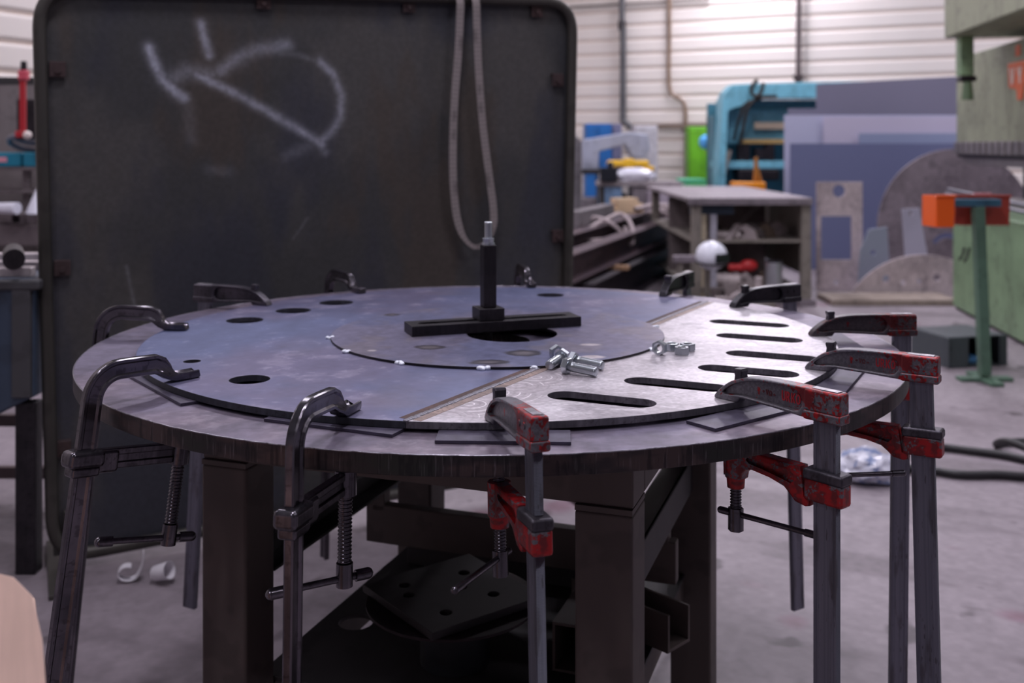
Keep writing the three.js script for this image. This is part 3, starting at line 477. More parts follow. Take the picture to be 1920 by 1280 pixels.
// ------------------------------------------------------------------ scrap on the shelf under the table
{
  const P = (x, d, y) => V(x, y, -d), a = R(-19.5);
  const drum = thing('drum', 'dark steel pipe stub with chipped paint on the shelf under the table', 'pipe stub', P(-0.105, 1.885, 0.3005));
  mesh('pipe', uvm(new THREE.LatheGeometry([[0.052, 0], [0.064, 0], [0.064, 0.108], [0.052, 0.108], [0.052, 0]].map((p) => new THREE.Vector2(...p)), 36)), M.paint('dark_blue_paint', 0x2c3036, 0.45), drum);
  solo('round_plate', 'thin round plate with a rusty rim lying on the pipe stub', 'steel disc', flat(ext(poly(Array.from({ length: 64 }, (_, i) => [0.157 * Math.cos(i / 64 * 6.2832), 0.157 * Math.sin(i / 64 * 6.2832)])), 0.005, 0.0006)), mat('rusty_dark_steel', { map: T.bench, color: 0x6a5a56, roughness: 0.6, metalness: 0.3 }), P(-0.11, 1.88, 0.4095));
  const sq = poly([[-0.12, -0.12], [0.12, -0.12], [0.12, 0.12], [-0.12, 0.12]], [[-0.07, -0.06], [-0.03, -0.075], [0.0, 0.02], [0.06, 0.05], [0.07, -0.06], [-0.05, 0.06]].map(([x, y]) => circlePath(x, y, 0.011)));
  solo('drilled_plate', 'thick dark square plate drilled with several holes, on top of the round plate', 'steel plate', flat(ext(sq, 0.014, 0.0012)), M.dark, P(-0.11, 1.885, 0.4150), R(-53));
  solo('drilled_plate', 'dark flat plate with small holes lying low at the front of the shelf', 'steel plate', flat(ext(poly([[-0.17, -0.10], [0.16, -0.10], [0.13, 0.08], [-0.12, 0.08]], [[-0.07, 0.04], [0.06, 0.02], [-0.02, -0.04], [0.10, -0.05]].map(([x, y]) => circlePath(x, y, 0.008))), 0.012, 0.001)), M.dark, P(-0.17, 1.66, 0.3005), a);
  const bx = thing('steel_tray', 'long low dark steel tray standing at the back of the shelf', 'tray', P(0.02, 2.29, 0.3005), a);
  mesh('tray_wall', [box(0.5, 0.075, 0.004, 0, 0.0395, 0.06), box(0.5, 0.075, 0.004, 0, 0.0395, -0.06), box(0.004, 0.075, 0.12, 0.25, 0.0395, 0), box(0.004, 0.075, 0.12, -0.25, 0.0395, 0)], M.dark, bx);
  mesh('tray_bottom', box(0.5, 0.003, 0.12, 0, 0.0017, 0), M.dark, bx);
  // channel and hollow section
  const U = poly([[-0.035, 0], [0.035, 0], [0.035, 0.07], [0.029, 0.07], [0.029, 0.006], [-0.029, 0.006], [-0.029, 0.07], [-0.035, 0.07]]);
  solo('channel_section', 'open steel channel offcut on the shelf beside the rear right table leg', 'steel channel', mv(ext(U, 0.24, 0.0008), 0, 0, -0.24), M.frame, P(0.315, 1.93, 0.3005), R(45));
  const hs = poly([[-0.045, 0], [0.045, 0], [0.045, 0.088], [-0.045, 0.088]], [[[-0.04, 0.005], [-0.04, 0.083], [0.04, 0.083], [0.04, 0.005]]]);
  solo('hollow_section', 'square hollow section offcut on the shelf, its open end facing front', 'hollow section', mv(ext(hs, 0.26, 0.0008), 0, 0, -0.26), M.frame, P(0.115, 1.83, 0.3005), a);
}

// ------------------------------------------------------------------ the welding screen behind the table
{
  const o = V(-1.367, 0, -3.0), yaw = Math.atan2(0.74, 1.574), c = Math.cos(yaw), s = Math.sin(yaw);
  const on = (px, py) => { const k = (px - 960) / FOCAL, q = (k * 3.0 + 1.367) / (c - k * s), d = 3.0 + q * s; return [q, EYE - (py - HORIZON) / FOCAL * d]; };    // pixel to (along, up) in the screen's plane
  const t = thing('welding_screen', 'tall freestanding steel welding screen in a round tube frame with faded chalk scrawl', 'screen', o, yaw);
  const seg = (p, a, b) => { const dx = b[0] - a[0], dy = b[1] - a[1], l2 = dx * dx + dy * dy, k = clamp(((p[0] - a[0]) * dx + (p[1] - a[1]) * dy) / l2); return [Math.hypot(p[0] - a[0] - dx * k, p[1] - a[1] - dy * k), k]; };
  const strokes = [   // [pixels, width, strength]
    [[[280, 88], [290, 118], [308, 150], [330, 172], [347, 184]], 0.014, 1.0], [[[377, 42], [384, 70], [394, 103]], 0.013, 0.85],
    [[[318, 150], [350, 132], [395, 140]], 0.022, 0.5], [[[415, 132], [445, 110], [480, 92], [540, 84]], 0.018, 0.62], [[[440, 116], [470, 98], [492, 90]], 0.020, 0.5],
    [[[370, 140], [430, 168], [500, 206], [560, 242], [606, 270]], 0.0125, 0.85], [[[602, 114], [628, 140], [643, 178], [640, 222], [622, 250], [600, 268]], 0.012, 0.72], [[[525, 100], [560, 102], [602, 116]], 0.007, 0.3],
    [[[585, 272], [540, 292]], 0.016, 0.28], [[[600, 268], [612, 285]], 0.012, 0.4], [[[352, 190], [362, 262]], 0.016, 0.22], [[[395, 318], [430, 322]], 0.014, 0.22], [[[238, 500], [255, 585]], 0.004, 0.28], [[[580, 408], [552, 448]], 0.003, 0.25],
  ].map(([p, w, k]) => [p.map(([x, y]) => on(x, y)), w, k]);
  T.screen = tex(1024, 1024, (u, v) => {
    const x = u * 2, y = v * 2, a = fbm(u, v, 4, 4, 5, 1301), b = fbm(u, v, 8, 3, 5, 1331), g0 = fbm(u, v, 60, 60, 3, 1361), g1 = fbm(u, v, 200, 200, 2, 1381);
    let k = mix3([68, 68, 69], [82, 80, 79], sstep(0.4, 0.62, a)); k = mix3(k, [82, 72, 64], 0.6 * sstep(0.54, 0.7, b)); k = mix3(k, [56, 58, 70], 0.6 * sstep(0.52, 0.34, b));
    let chalk = 0;
    for (const [pts, w, str] of strokes) { let d = 9; for (let i = 1; i < pts.length; i++) d = Math.min(d, seg([x, y], pts[i - 1], pts[i])[0]); if (d < w * 3.2) chalk = Math.max(chalk, str * Math.exp(-(d / w) * (d / w) * 0.62) * (0.55 + 0.5 * g0 + 0.25 * g1)); }
    k = mix3(k, [170, 172, 186], clamp(chalk)); const g = 0.92 + 0.16 * g1; return [k[0] * g, k[1] * g, k[2] * g];
  }, 2);
  const TL = [-0.019, 1.712], BL = [0.021, 0.032], TR = [1.757, 1.773], BR = [1.719, 0.095];
  const ring = [TL, TR, BR, BL].map((p) => new THREE.Vector2(...p)), pts = [], rad = 0.12;
  ring.forEach((p, i) => { const q = ring[(i + 3) % 4], n = ring[(i + 1) % 4], a = p.clone().add(q.clone().sub(p).setLength(rad)), b = p.clone().add(n.clone().sub(p).setLength(rad)); for (let k = 0; k <= 8; k++) { const f = k / 8, m = a.clone().multiplyScalar((1 - f) * (1 - f)).addScaledVector(p, 2 * f * (1 - f)).addScaledVector(b, f * f); pts.push(V(m.x, m.y, 0)); } });
  const loop = new THREE.CurvePath(); pts.forEach((p, i) => loop.add(new THREE.LineCurve3(p, pts[(i + 1) % pts.length])));
  mesh('tube_frame', uvm(new THREE.TubeGeometry(loop, 360, 0.019, 12, true)), M.screenFrame = mat('dark_tube_frame', { map: T.grime, color: 0x484644, roughness: 0.5, metalness: 0.4 }), t);
  mesh('sheet', mv(ext(poly([[0.022, 0.035], [1.72, 0.095], [1.752, 1.74], [1.72, 1.768], [0.02, 1.708], [-0.014, 1.68]]), 0.003, 0.0005), 0, 0, -0.018), mat('screen_sheet_steel', { map: T.screen, roughness: 0.5, metalness: 0.35 }), t).userData.label = 'dark sheet with pale chalk strokes';
  const rust = mat('rusty_bracket', { map: T.bench, color: 0x907868, roughness: 0.75, metalness: 0.2 });
  for (const [x, y] of [[108, 130], [117, 503], [118, 842], [495, 4], [768, 11], [1008, 20], [1047, 150], [1047, 443]]) {
    const [q, h] = on(x, y), b = mesh('bracket', [box(0.045, 0.045, 0.006, q, h, -0.004), box(0.045, 0.012, 0.014, q, h + 0.018, -0.010)], rust, t);
    mesh('bolt_head', cyl(0.009, 0.009, 0.008, q, h - 0.004, 0.002, 6, 'z'), rust, b);
  }
  mesh('foot', [box(0.05, 0.012, 0.44, 0.03, 0.0065, 0), box(0.012, 0.16, 0.03, 0.055, 0.09, 0)], M.screenFrame, t);
  mesh('foot', [box(0.05, 0.012, 0.44, 1.70, 0.0065, 0), box(0.03, 0.09, 0.03, 1.70, 0.055, 0)], M.screenFrame, t);
  // webbing loop hung over the top of the screen
  const w3 = (px, py, z) => { const [q, h] = on(px, py); return V(q, h, z); };
  const line = [[856, 40, .03, .026], [853, 100, .03, .022], [846, 190, .03, .022], [843, 290, .03, .026], [845, 360, .03, .022], [853, 418, .03, .018], [866, 448, .032, .014], [885, 462, .034, .012], [905, 450, .036, .012], [917, 420, .036, .014], [917, 390, .036, .02], [908, 320, .036, .026], [897, 230, .036, .028], [889, 120, .036, .028], [886, 40, .036, .030]];
  const spine = [V(0, 0, 0), V(0, 0, 0), ...line.map(([x, y, z]) => w3(x, y, z))];
  const l0 = w3(857, -8, 0.022), r0 = w3(885, -8, 0.030); const hang = 1.35;
  spine[0] = V(l0.x, hang, -0.045); spine[1] = V(l0.x, l0.y + 0.012, 0.0);
  spine.splice(2, 0, V(l0.x, l0.y - 0.02, 0.028)); spine.push(V(r0.x, r0.y - 0.02, 0.034), V(r0.x, r0.y + 0.014, 0.0), V(r0.x, hang, -0.05));
  spine[0] = V(l0.x, hang, -0.045); const curve = new THREE.CatmullRomCurve3([V(l0.x, hang, -0.045), V(l0.x, l0.y - 0.04, -0.045), ...spine.slice(1, -1), V(r0.x, r0.y - 0.04, -0.045), spine[spine.length - 1]], false, 'centripetal');
  const N = 160, fr = []; const P = curve.getSpacedPoints(N);
  for (let i = 0; i <= N; i++) {
    const tg = P[Math.min(N, i + 1)].clone().sub(P[Math.max(0, i - 1)]).normalize();
    let side = Math.abs(tg.y) > 0.25 && Math.abs(tg.z) > 0.6 ? V(1, 0, 0) : V(-tg.y, tg.x, 0); if (side.lengthSq() < 0.05) side = V(1, 0, 0); side.normalize(); if (side.x < 0 && P[i].x < (l0.x + r0.x) / 2 - 0.02) side.negate(); if (P[i].y > 1.68) side = V(1, 0, 0);
    const nn = tg.clone().cross(side).normalize(); const low = sstep(0.98, 0.90, P[i].y), wd = 0.0135 - 0.006 * low;
    fr.push({ p: P[i], n: nn, z: side, prof: [[0.0016, -wd], [0.0016, wd], [-0.0016, wd], [-0.0016, -wd]] });
  }
  for (let i = 1; i <= N; i++) if (fr[i].z.dot(fr[i - 1].z) < 0) { fr[i].z.negate(); fr[i].n.negate(); }
  const st = mesh('webbing_strap', sweep(fr), mat('grey_webbing', { map: tex(64, 256, (u, v) => { const n = fbm(u, v, 4, 7, 4, 1401), r = 0.95 + 0.05 * Math.sin(v * 256 * 0.8); const k = mix3([140, 131, 130], [112, 104, 104], sstep(0.45, 0.65, n)); return [k[0] * r, k[1] * r, k[2] * r]; }, 0.09, 0.5), roughness: 0.95 }), scene, o);
  st.rotation.y = yaw; tag(st, 'long grey webbing strap hanging in a loop over the welding screen', 'strap');
}

// ------------------------------------------------------------------ things on and by the back wall
const wallAt = (px, py, gap = 0) => {       // the point that a pixel meets on the back wall, gap in front of it
  const k = (px - 960) / FOCAL, d = (B1 - gap) / (k * SY + CY); return at(px, py, d);
};
{
  const pipe = thing('downpipe', 'dark grey downpipe running down the back wall', 'pipe', V(0, 0, 0));
  mesh('pipe', [rod(wallAt(1166, -160, 0.12), wallAt(1166, 50, 0.12), 0.045, 14), rod(wallAt(1168, 50, 0.12), wallAt(1168, 228, 0.12), 0.05, 14), rod(wallAt(1168, 226, 0.12), wallAt(1184, 240, 0.14), 0.05, 14)], M.paint('grey_pipe', 0x55565c), pipe);
  mesh('pipe_collar', [rod(wallAt(1166, 40, 0.12), wallAt(1166, 56, 0.12), 0.06, 14)], M.dark, pipe);
  solo('conduit', 'thin brown conduit on the back wall with a sideways bend', 'conduit', tube([wallAt(1255, -120, 0.06), wallAt(1255, 60, 0.06), wallAt(1255, 160, 0.06), wallAt(1259, 176, 0.06), wallAt(1280, 190, 0.06), wallAt(1285, 205, 0.06), wallAt(1285, 236, 0.06)], 0.028, 60, 8), M.paint('brown_conduit', 0x8a7464));
  solo('cable_post', 'slim dark post standing up the back wall behind the blue green machine', 'post', [rod(wallAt(1499, -160, 0.14), wallAt(1497, 152, 0.14), 0.04, 10), mv(cyl(0.04, 0.09, 0.1), ...wallAt(1497, 148, 0.14).toArray())], M.paint('post_grey', 0x62585c));
  solo('wall_rail', 'horizontal brown rail low on the back wall left of the green board', 'rail', [beam(wallAt(1232, 238, 0.08), wallAt(1342, 236, 0.08), 0.06, 0.06), beam(wallAt(1288, 236, 0.08), wallAt(1288, 330, 0.08), 0.07, 0.09)], M.paint('rail_brown', 0x7a6a62));
  solo('wall_rail', 'thin dark rail high on the back wall above the screen edge', 'rail', beam(wallAt(1040, 15, 0.06), wallAt(1330, -2, 0.06), 0.03, 0.03), M.paint('rail_grey', 0x77706e));
  const bin = (label, cat, name, px0, px1, py0, py1, d, m, o = {}) => {       // a box-like thing between pixels, with its front face at distance d
    const a = at(px0, py1, d), b = at(px1, py0, d), w = b.x - a.x, h = b.y - a.y, dp = o.depth || w;
    const t = thing(name, label, cat, V((a.x + b.x) / 2, a.y, -d - dp / 2), o.turn || 0, o.group); t.userData.size = [w, h, dp]; return [t, w, h, dp, m];
  };
  const cabinet = (args, doors = 2) => { const [t, w, h, d, m] = args; mesh('carcass', box(w, h, d, 0, h / 2, 0, 0.012), m, t); for (let i = 0; i < doors; i++) { const o = mesh('door', box(w / doors - 0.02, h - 0.06, 0.015, (i + 0.5) * w / doors - w / 2, h / 2, d / 2 + 0.006, 0.004), m, t); mesh('handle', box(0.02, 0.12, 0.02, (i + 0.5) * w / doors - w / 2 + (i ? -1 : 1) * w / doors * 0.35, h / 2, d / 2 + 0.02), M.black, o); } return t; };
  cabinet(bin('bright blue steel cabinet in front of the back wall, left of the downpipe', 'cabinet', 'tool_cabinet', 1098, 1147, 232, 436, 14.6, M.paint('blue_paint', 0x1668b8), { depth: 0.5 }));
  cabinet(bin('violet grey cabinet between the blue cabinet and the downpipe', 'cabinet', 'tool_cabinet', 1147, 1166, 232, 436, 14.7, M.paint('violet_grey_paint', 0x76789a), { depth: 0.4 }), 1);
  cabinet(bin('pale grey cabinet right of the downpipe against the back wall', 'cabinet', 'tool_cabinet', 1190, 1233, 235, 440, 14.1, M.paint('pale_grey_paint', 0xc8c8d4), { depth: 0.4 }), 1);
  // bandsaw with its sloping arm
  {
    const d = 12.6, o = at(1155, 275 + EYE * FOCAL / d, d), t = thing('bandsaw', 'pale blue grey bandsaw with a sloping arm, beside the welding screen', 'bandsaw', o), S = (px, py) => { const p = at(px, py, d); return [p.x - o.x, p.y]; };
    mesh('saw_arm', mv(ext(poly([S(1090, 262), S(1178, 248), S(1212, 252), S(1216, 280), S(1206, 296), S(1184, 296), S(1170, 272), S(1122, 284), S(1120, 318), S(1090, 318)]), 0.3, 0.02), 0, 0, -0.15), M.paint('pale_blue_grey', 0xa8b0c8, 0.45), t);
    mesh('saw_base', box(0.42, 0.62, 0.5, S(1108, 0)[0], 0.31, 0, 0.02), M.paint('mauve_grey', 0x88828c), t);
    mesh('saw_column', box(0.3, 0.68, 0.3, S(1150, 0)[0], 0.34, 0, 0.02), M.dark, t);
    mesh('saw_table', box(0.9, 0.06, 0.45, S(1150, 0)[0], S(0, 318)[1] - 0.02, 0, 0.01), M.dark, t);
  }
  solo('yellow_power_tool', 'long yellow tool body lying on the bench under the bandsaw arm', 'tool', [box(0.5, 0.08, 0.14, 0, 0.06, 0, 0.03), box(0.14, 0.12, 0.16, 0.01, 0.06, 0, 0.03), box(0.14, 0.06, 0.1, 0.24, 0.0, 0.02, 0.02)], M.plastic('yellow_paint', 0xe0b020, 0.45), at(1177, 316, 12.2));
  const bench = thing('workbench', 'cluttered grey workbench in front of the back wall, below the yellow tool', 'workbench', at(1196, 275 + EYE * FOCAL / 12, 12));
  mesh('bench_top', box(0.96, 0.05, 0.5, 0, 0.815, 0, 0.005), M.paint('bench_grey', 0x9a949c), bench);
  for (const [x, z] of [[-0.44, 0.2], [0.44, 0.2], [-0.44, -0.2], [0.44, -0.2]]) mesh('leg', box(0.06, 0.79, 0.06, x, 0.395, z), M.dark, bench);
  mesh('drawer_unit', box(0.42, 0.5, 0.45, 0.12, 0.53, 0, 0.01), M.paint('drawer_grey', 0x7c7680), bench);
  mesh('drawer_unit', box(0.24, 0.4, 0.45, -0.33, 0.58, 0, 0.01), M.paint('drawer_blue', 0x7090b8), bench);
  const lump = (name, label, cat, px, py, d, sx, sy, sz, m, sd, group, det = 3) => {      // crumpled soft body resting at its base point
    const g = plain(new THREE.IcosahedronGeometry(1, det)), p = g.attributes.position, v = V();
    for (let i = 0; i < p.count; i++) { v.fromBufferAttribute(p, i); const a = Math.atan2(v.z, v.x) / 6.2832 + 0.5, b = v.y * 0.5 + 0.5; const wgt = Math.sqrt(Math.max(0, 1 - v.y * v.y)); const n = 0.72 + 0.55 * (fbm(a, b * 0.97, 6, 6, 3, sd) * wgt + 0.5 * (1 - wgt)); p.setXYZ(i, v.x * n * sx, Math.max(-0.55, v.y * n) * sy + 0.55 * sy, v.z * n * sz); }
    g.computeVertexNormals(); return solo(name, label, cat, uvm(g), m, at(px, py, d), 0, group);
  };
  M.film = mat('white_plastic_film', { color: 0xd8d8e4, roughness: 0.35 });
  lump('plastic_bag', 'white plastic bag on the workbench under the yellow tool', 'bag', 1186, 339, 11.86, 0.25, 0.10, 0.10, M.film, 41);
  solo('parts_case', 'small dark box with a shiny round glint left of the white bag', 'box', [box(0.2, 0.16, 0.2, 0, 0.08, 0, 0.01), uvm(mv(new THREE.SphereGeometry(0.04, 16, 12), 0.02, 0.19, 0.06))], mat('dark_glossy', { color: 0x30343c, roughness: 0.2, metalness: 0.5 }), at(1140, 340, 11.8));
  // green board with a balloon bunch
  const gb = thing('green_locker', 'bright lime green locker at the back wall beside the blue green machine', 'locker', V(at(1318, 236, 14.2).x, 0, -14.4)); { const h = at(1318, 237, 14.2).y, w = 0.38; mesh('body', box(w, h, 0.3, 0, h / 2, 0, 0.01), M.paint('lime_green', 0x6cc01c, 0.45), gb); mesh('door', box(w - 0.04, h - 0.08, 0.015, 0, h / 2, 0.155, 0.004), M.paint('lime_green_door', 0x74c824, 0.45), gb); }
  const bal = thing('balloon', 'light blue balloon floating in front of the green locker', 'balloon', at(1325, 283, 13.6)); mesh('envelope', uvm(new THREE.SphereGeometry(0.1, 24, 18).scale(1.05, 1, 1).translate(0, 0.12, 0)), M.plastic('sky_blue_latex', 0x5cb0f0, 0.25), bal); mesh('knot', uvm(new THREE.ConeGeometry(0.025, 0.05, 10).translate(0.01, 0.0, 0)), M.plastic('red_latex', 0xc83040, 0.4), bal); mesh('string', rod(V(0.01, -0.02, 0), V(0.03, -0.5, 0), 0.003, 5), M.film, bal);
  // mint crate
  { const d = 12.3, a = at(1272, 382, d), t = thing('stacking_crate', 'mint green slatted plastic crate stack left of the scrap table', 'crate', V(a.x + 0.15, 0, -d)), m = M.plastic('mint_plastic', 0x58c496, 0.45); const h = at(0, 333, d).y; for (let k = 0; k < 3; k++) { const y0 = h - (k + 1) * 0.3, hh = 0.29; for (let i = 0; i < 6; i++) mesh('slat', box(0.035, hh, 0.012, -0.135 + i * 0.054, y0 + hh / 2, 0.14), m, t); mesh('rim', [box(0.31, 0.03, 0.3, 0, y0 + hh - 0.015, 0, 0.006), box(0.30, 0.02, 0.29, 0, y0 + 0.012, 0, 0.006)], m, t); } }
  // small bits between crate and bench
  { const d = 11.6, t = thing('parts_box', 'low mauve sheet metal box in front of the mint crate', 'box', at(1246, 392, d)); const h = 0.2; mesh('box_wall', [box(0.36, h, 0.01, 0, h / 2, 0.15), box(0.36, h, 0.01, 0, h / 2, -0.15), box(0.01, h, 0.3, 0.175, h / 2, 0), box(0.01, h, 0.3, -0.175, h / 2, 0), box(0.35, 0.01, 0.3, 0, 0.006, 0)], M.paint('mauve_sheet', 0xaaa2b6, 0.45), t); mesh('stand', [box(0.04, at(0, 392, d).y, 0.04, -0.14, -at(0, 392, d).y / 2, 0), box(0.04, at(0, 392, d).y, 0.04, 0.14, -at(0, 392, d).y / 2, 0)], M.dark, t); }
  // bundle of upright grey tubes beside the screen
  seed = 77; for (let i = 0; i < 5; i++) { const d = 9.6 + i * 0.12, px = 1068 + i * 5, a = at(px, 240 + i * 6, d); solo('upright_tube', ['grey steel tube standing upright beside the screen edge, leftmost of the five', 'grey upright steel tube, second from the screen edge', 'grey upright steel tube in the middle of the five beside the screen', 'grey upright steel tube, fourth from the screen edge', 'grey upright steel tube farthest from the screen edge'][i], 'steel tube', box(0.026, a.y, 0.05, 0, a.y / 2, 0, 0.004), M.paint('tube_grey', [0x8e8c98, 0x7a7884, 0x9a98a4, 0x84828c, 0x8c8a94][i], 0.4, 0.4), V(a.x, 0, a.z), 0, 'upright tubes beside the screen'); }
}

// ------------------------------------------------------------------ blue green press and the leaning sheets
{
  const d = 12, o = V(at(1341, 0, d).x, 0, -d), t = thing('eccentric_press', 'blue green open-front press with a rounded frame and black hoses', 'press', o), S = (px, py) => { const p = at(px, py, d); return [p.x - o.x, p.y]; };
  const teal = M.paint('turquoise_paint', 0x7cc6e2, 0.4), deep = M.paint('deep_turquoise_paint', 0x4888a0, 0.5);
  const outer = [S(1341, 345).map((v, i) => i ? 0.0 : v), [0, 0.9], S(1350, 190), S(1354, 176), S(1368, 160), S(1400, 158), [2.3, S(0, 152)[1]], [2.3, 0]];
  const hole = [[0.06, 0.25], [0.075, 0.9], S(1357, 208), S(1366, 202), S(1386, 196), S(1410, 188), S(1430, 182), [2.2, S(0, 181)[1]], [2.2, 0.25]];
  mesh('front_frame', mv(ext(poly(outer, [hole]), 0.35, 0.015), 0, 0, -0.2), teal, t);
  mesh('back_panel', box(2.26, 1.75, 0.08, 1.15, 0.9, -0.6, 0.01), deep, t);
  mesh('side_panel', box(0.06, 1.6, 0.5, 0.05, 0.82, -0.4, 0.01), deep, t);
  mesh('ram', box(1.6, 0.42, 0.2, S(1500, 0)[0], S(0, 236)[1], -0.36, 0.02), teal, t);
  mesh('ram', box(1.8, 0.1, 0.26, S(1500, 0)[0], S(0, 193)[1], -0.32, 0.02), deep, t);
  mesh('guard_rail', box(0.62, 0.085, 0.06, S(1470, 0)[0], S(0, 235)[1], -0.18, 0.008), M.plastic('beige_bar', 0xd8c4ac, 0.5), t);
  mesh('guard_rail', box(0.8, 0.055, 0.06, S(1460, 0)[0], S(0, 265)[1], -0.18, 0.008), M.plastic('ochre_bar', 0xb89a60, 0.5), t);
  mesh('bed', box(1.7, 0.09, 0.4, S(1480, 0)[0], S(0, 309)[1], -0.25, 0.01), teal, t);
  mesh('tool_holder', [box(0.14, 0.24, 0.12, S(1400, 0)[0], S(0, 290)[1], -0.2), box(0.1, 0.2, 0.12, S(1450, 0)[0], S(0, 286)[1], -0.2), box(0.16, 0.12, 0.12, S(1432, 0)[0], S(0, 288)[1], -0.15)], M.black, t);
  mesh('hose', [tube([V(...S(1412, 152), 0.2), V(...S(1400, 168), 0.22), V(...S(1406, 182), 0.22), V(...S(1416, 178), 0.22), V(...S(1424, 158), 0.2)], 0.022, 40), tube([V(...S(1448, 182), 0.2), V(...S(1412, 186), 0.2), V(...S(1394, 206), 0.2), V(...S(1388, 240), 0.15), V(...S(1384, 275), 0.05)], 0.02, 40), tube([V(...S(1420, 186), 0.18), V(...S(1392, 196), 0.18), V(...S(1382, 220), 0.15), V(...S(1376, 262), 0.0)], 0.018, 40)], M.plastic('black_rubber', 0x2a2624, 0.6), t);
  mesh('lever', rod(V(...S(1352, 330), 0.1), V(...S(1366, 282), 0.05), 0.03, 10), M.paint('lever_grey', 0x8a8480), t);
  mesh('motor', [box(0.5, 0.14, 0.3, S(1425, 0)[0], S(0, 328)[1], -0.2, 0.03)], M.black, t);
  const tool = thing('orange_toolbox', 'orange box with an upright wooden handle in front of the blue green press', 'toolbox', at(1402, 362, 10.9)); mesh('box_body', box(0.34, 0.12, 0.2, 0, 0.06, 0, 0.015), M.plastic('orange_plastic', 0xe89010, 0.45), tool); mesh('handle', [rod(V(0.08, 0.1, 0), V(0.085, 0.38, 0.02), 0.022, 10), rod(V(0.085, 0.3, 0.02), V(0.14, 0.1, 0), 0.02, 10)], M.plastic('worn_orange_wood', 0xa8702c, 0.6), tool);
  // leaning steel sheets in a rack, front to back
  const sheet = (label, px0, px1, py0, py1, dd, m, extra) => { const a = at(px0, py1, dd), b = at(px1, py0, dd), w = b.x - a.x, h = b.y; const g = mv(ext(extra ? poly(extra.map(([x, y]) => { const p = at(x, y, dd); return [p.x - a.x - w / 2, p.y]; })) : poly([[-w / 2, 0], [w / 2, 0], [w / 2, h], [-w / 2, h]]), 0.012, 0.001), 0, 0, 0); return solo('steel_sheet', label, 'steel sheet', g, m, V((a.x + b.x) / 2, 0.001, -dd), 0, 'steel sheets standing in front of the press'); };
  const sm = (n, c, r = 0.5, k = 0.05) => mat(n, { color: c, roughness: r, metalness: k });
  sheet('tall dark violet grey steel sheet at the rear, highest of the standing sheets', 1477, 1800, 145, 500, 10.9, sm('violet_sheet', 0x78768a), [[1477, 420], [1477, 204], [1530, 204], [1530, 158], [1800, 143], [1800, 420]]);
  sheet('light silvery steel sheet with a pale left edge, behind the slate sheet', 1470, 1800, 216, 500, 10.6, sm('silver_sheet', 0xb4b6d0));
  sheet('pale mauve steel sheet band above the slate sheet, at the middle', 1543, 1800, 219, 500, 10.55, sm('mauve_sheet_steel', 0xbcb6cc));
  sheet('blue grey steel strip showing above the slate sheet at the right', 1610, 1800, 250, 500, 10.5, sm('strip_sheet', 0x8c96b4));
  sheet('broad slate grey steel sheet at the front of the standing sheets', 1481, 1800, 269, 500, 10.4, sm('slate_sheet', 0x686e90));
}

// ------------------------------------------------------------------ cut plates leaning behind the table
{
  const mk = (name, label, pts, holes, d, m, th = 0.02, lean = 0) => { const o = at(pts[0][0], 275 + EYE * FOCAL / d, d); const S = ([px, py]) => { const p = at(px, py, d); return [p.x - o.x, Math.max(0, p.y)]; }; const t = solo(name, label, 'steel plate', mv(ext(poly(pts.map(S), holes.map((h) => h.length === 3 ? circlePath(...S(h), h[2] / FOCAL * d) : h.map(S))), th, 0.001), 0, 0, 0), m, V(o.x, 0.001, -d)); t.rotation.x = -lean; return t; };
  const gp = mat('grey_cut_plate', { map: T.ground, color: 0xa8a0a4, roughness: 0.6, metalness: 0.1 }), wp = mat('pale_cut_plate', { map: T.ground, color: 0xfff4f2, roughness: 0.6, metalness: 0 });
  const circ = (cx, cy, r, a0, a1, n = 40) => Array.from({ length: n + 1 }, (_, i) => [cx + r * Math.cos(R(a0 + (a1 - a0) * i / n)), cy - r * Math.sin(R(a0 + (a1 - a0) * i / n))]);
  mk('round_blank', 'large round grey steel plate leaning, half hidden by the green press brake', [...circ(1790, 425, 146, 200, -20, 60), [1930, 556], [1655, 556]], [[...circ(1775, 470, 34, 30, 150, 10), ...circ(1775, 470, 24, 150, 30, 10)]], 9.6, gp, 0.025);
  mk('frame_plate', 'upright pale plate with a round hole above a rectangular window', [[1530, 341], [1616, 341], [1616, 552], [1530, 552]], [[1572, 358, 12], [[1538, 405], [1596, 405], [1596, 487], [1538, 487]], [1567, 529, 6]], 8.9, wp, 0.02);
  mk('gusset_plate', 'blue grey triangular plate with one hole beside the pale window plate', [[1606, 556], [1612, 470], [1628, 430], [1662, 425], [1668, 520], [1630, 556]], [[1636, 473, 5]], 8.75, mat('blue_grey_plate', { color: 0x9ca4b6, roughness: 0.5, metalness: 0.05 }), 0.02);
  mk('segment_plate', 'pale half-round steel plate with slots leaning in front of the round plate', [...circ(1730, 640, 163, 146, 30, 40), [1870, 560], [1596, 560]], [[1660, 522, 7], [1692, 529, 5], [...circ(1722, 527, 4, 0, 360, 12)], [...circ(1755, 520, 7, 0, 360, 12)]], 8.5, wp, 0.02);
  mk('slanting_bar', 'wide light grey flat bar leaning against the round plate', [[1700, 552], [1690, 392], [1722, 390], [1748, 552]], [[1706, 400, 4], [1722, 480, 4]], 9.2, mat('light_flat_bar', { color: 0xb4b2c2, roughness: 0.5, metalness: 0.05 }), 0.02);
  solo('timber_board', 'low pale board lying along the floor before the leaning plates', 'board', box(1.0, 0.05, 0.4, 0, 0.025, 0, 0.008), M.paint('dusty_board', 0x9e928c, 0.8), V(at(1662, 0, 8.2).x, 0, -8.2));
}

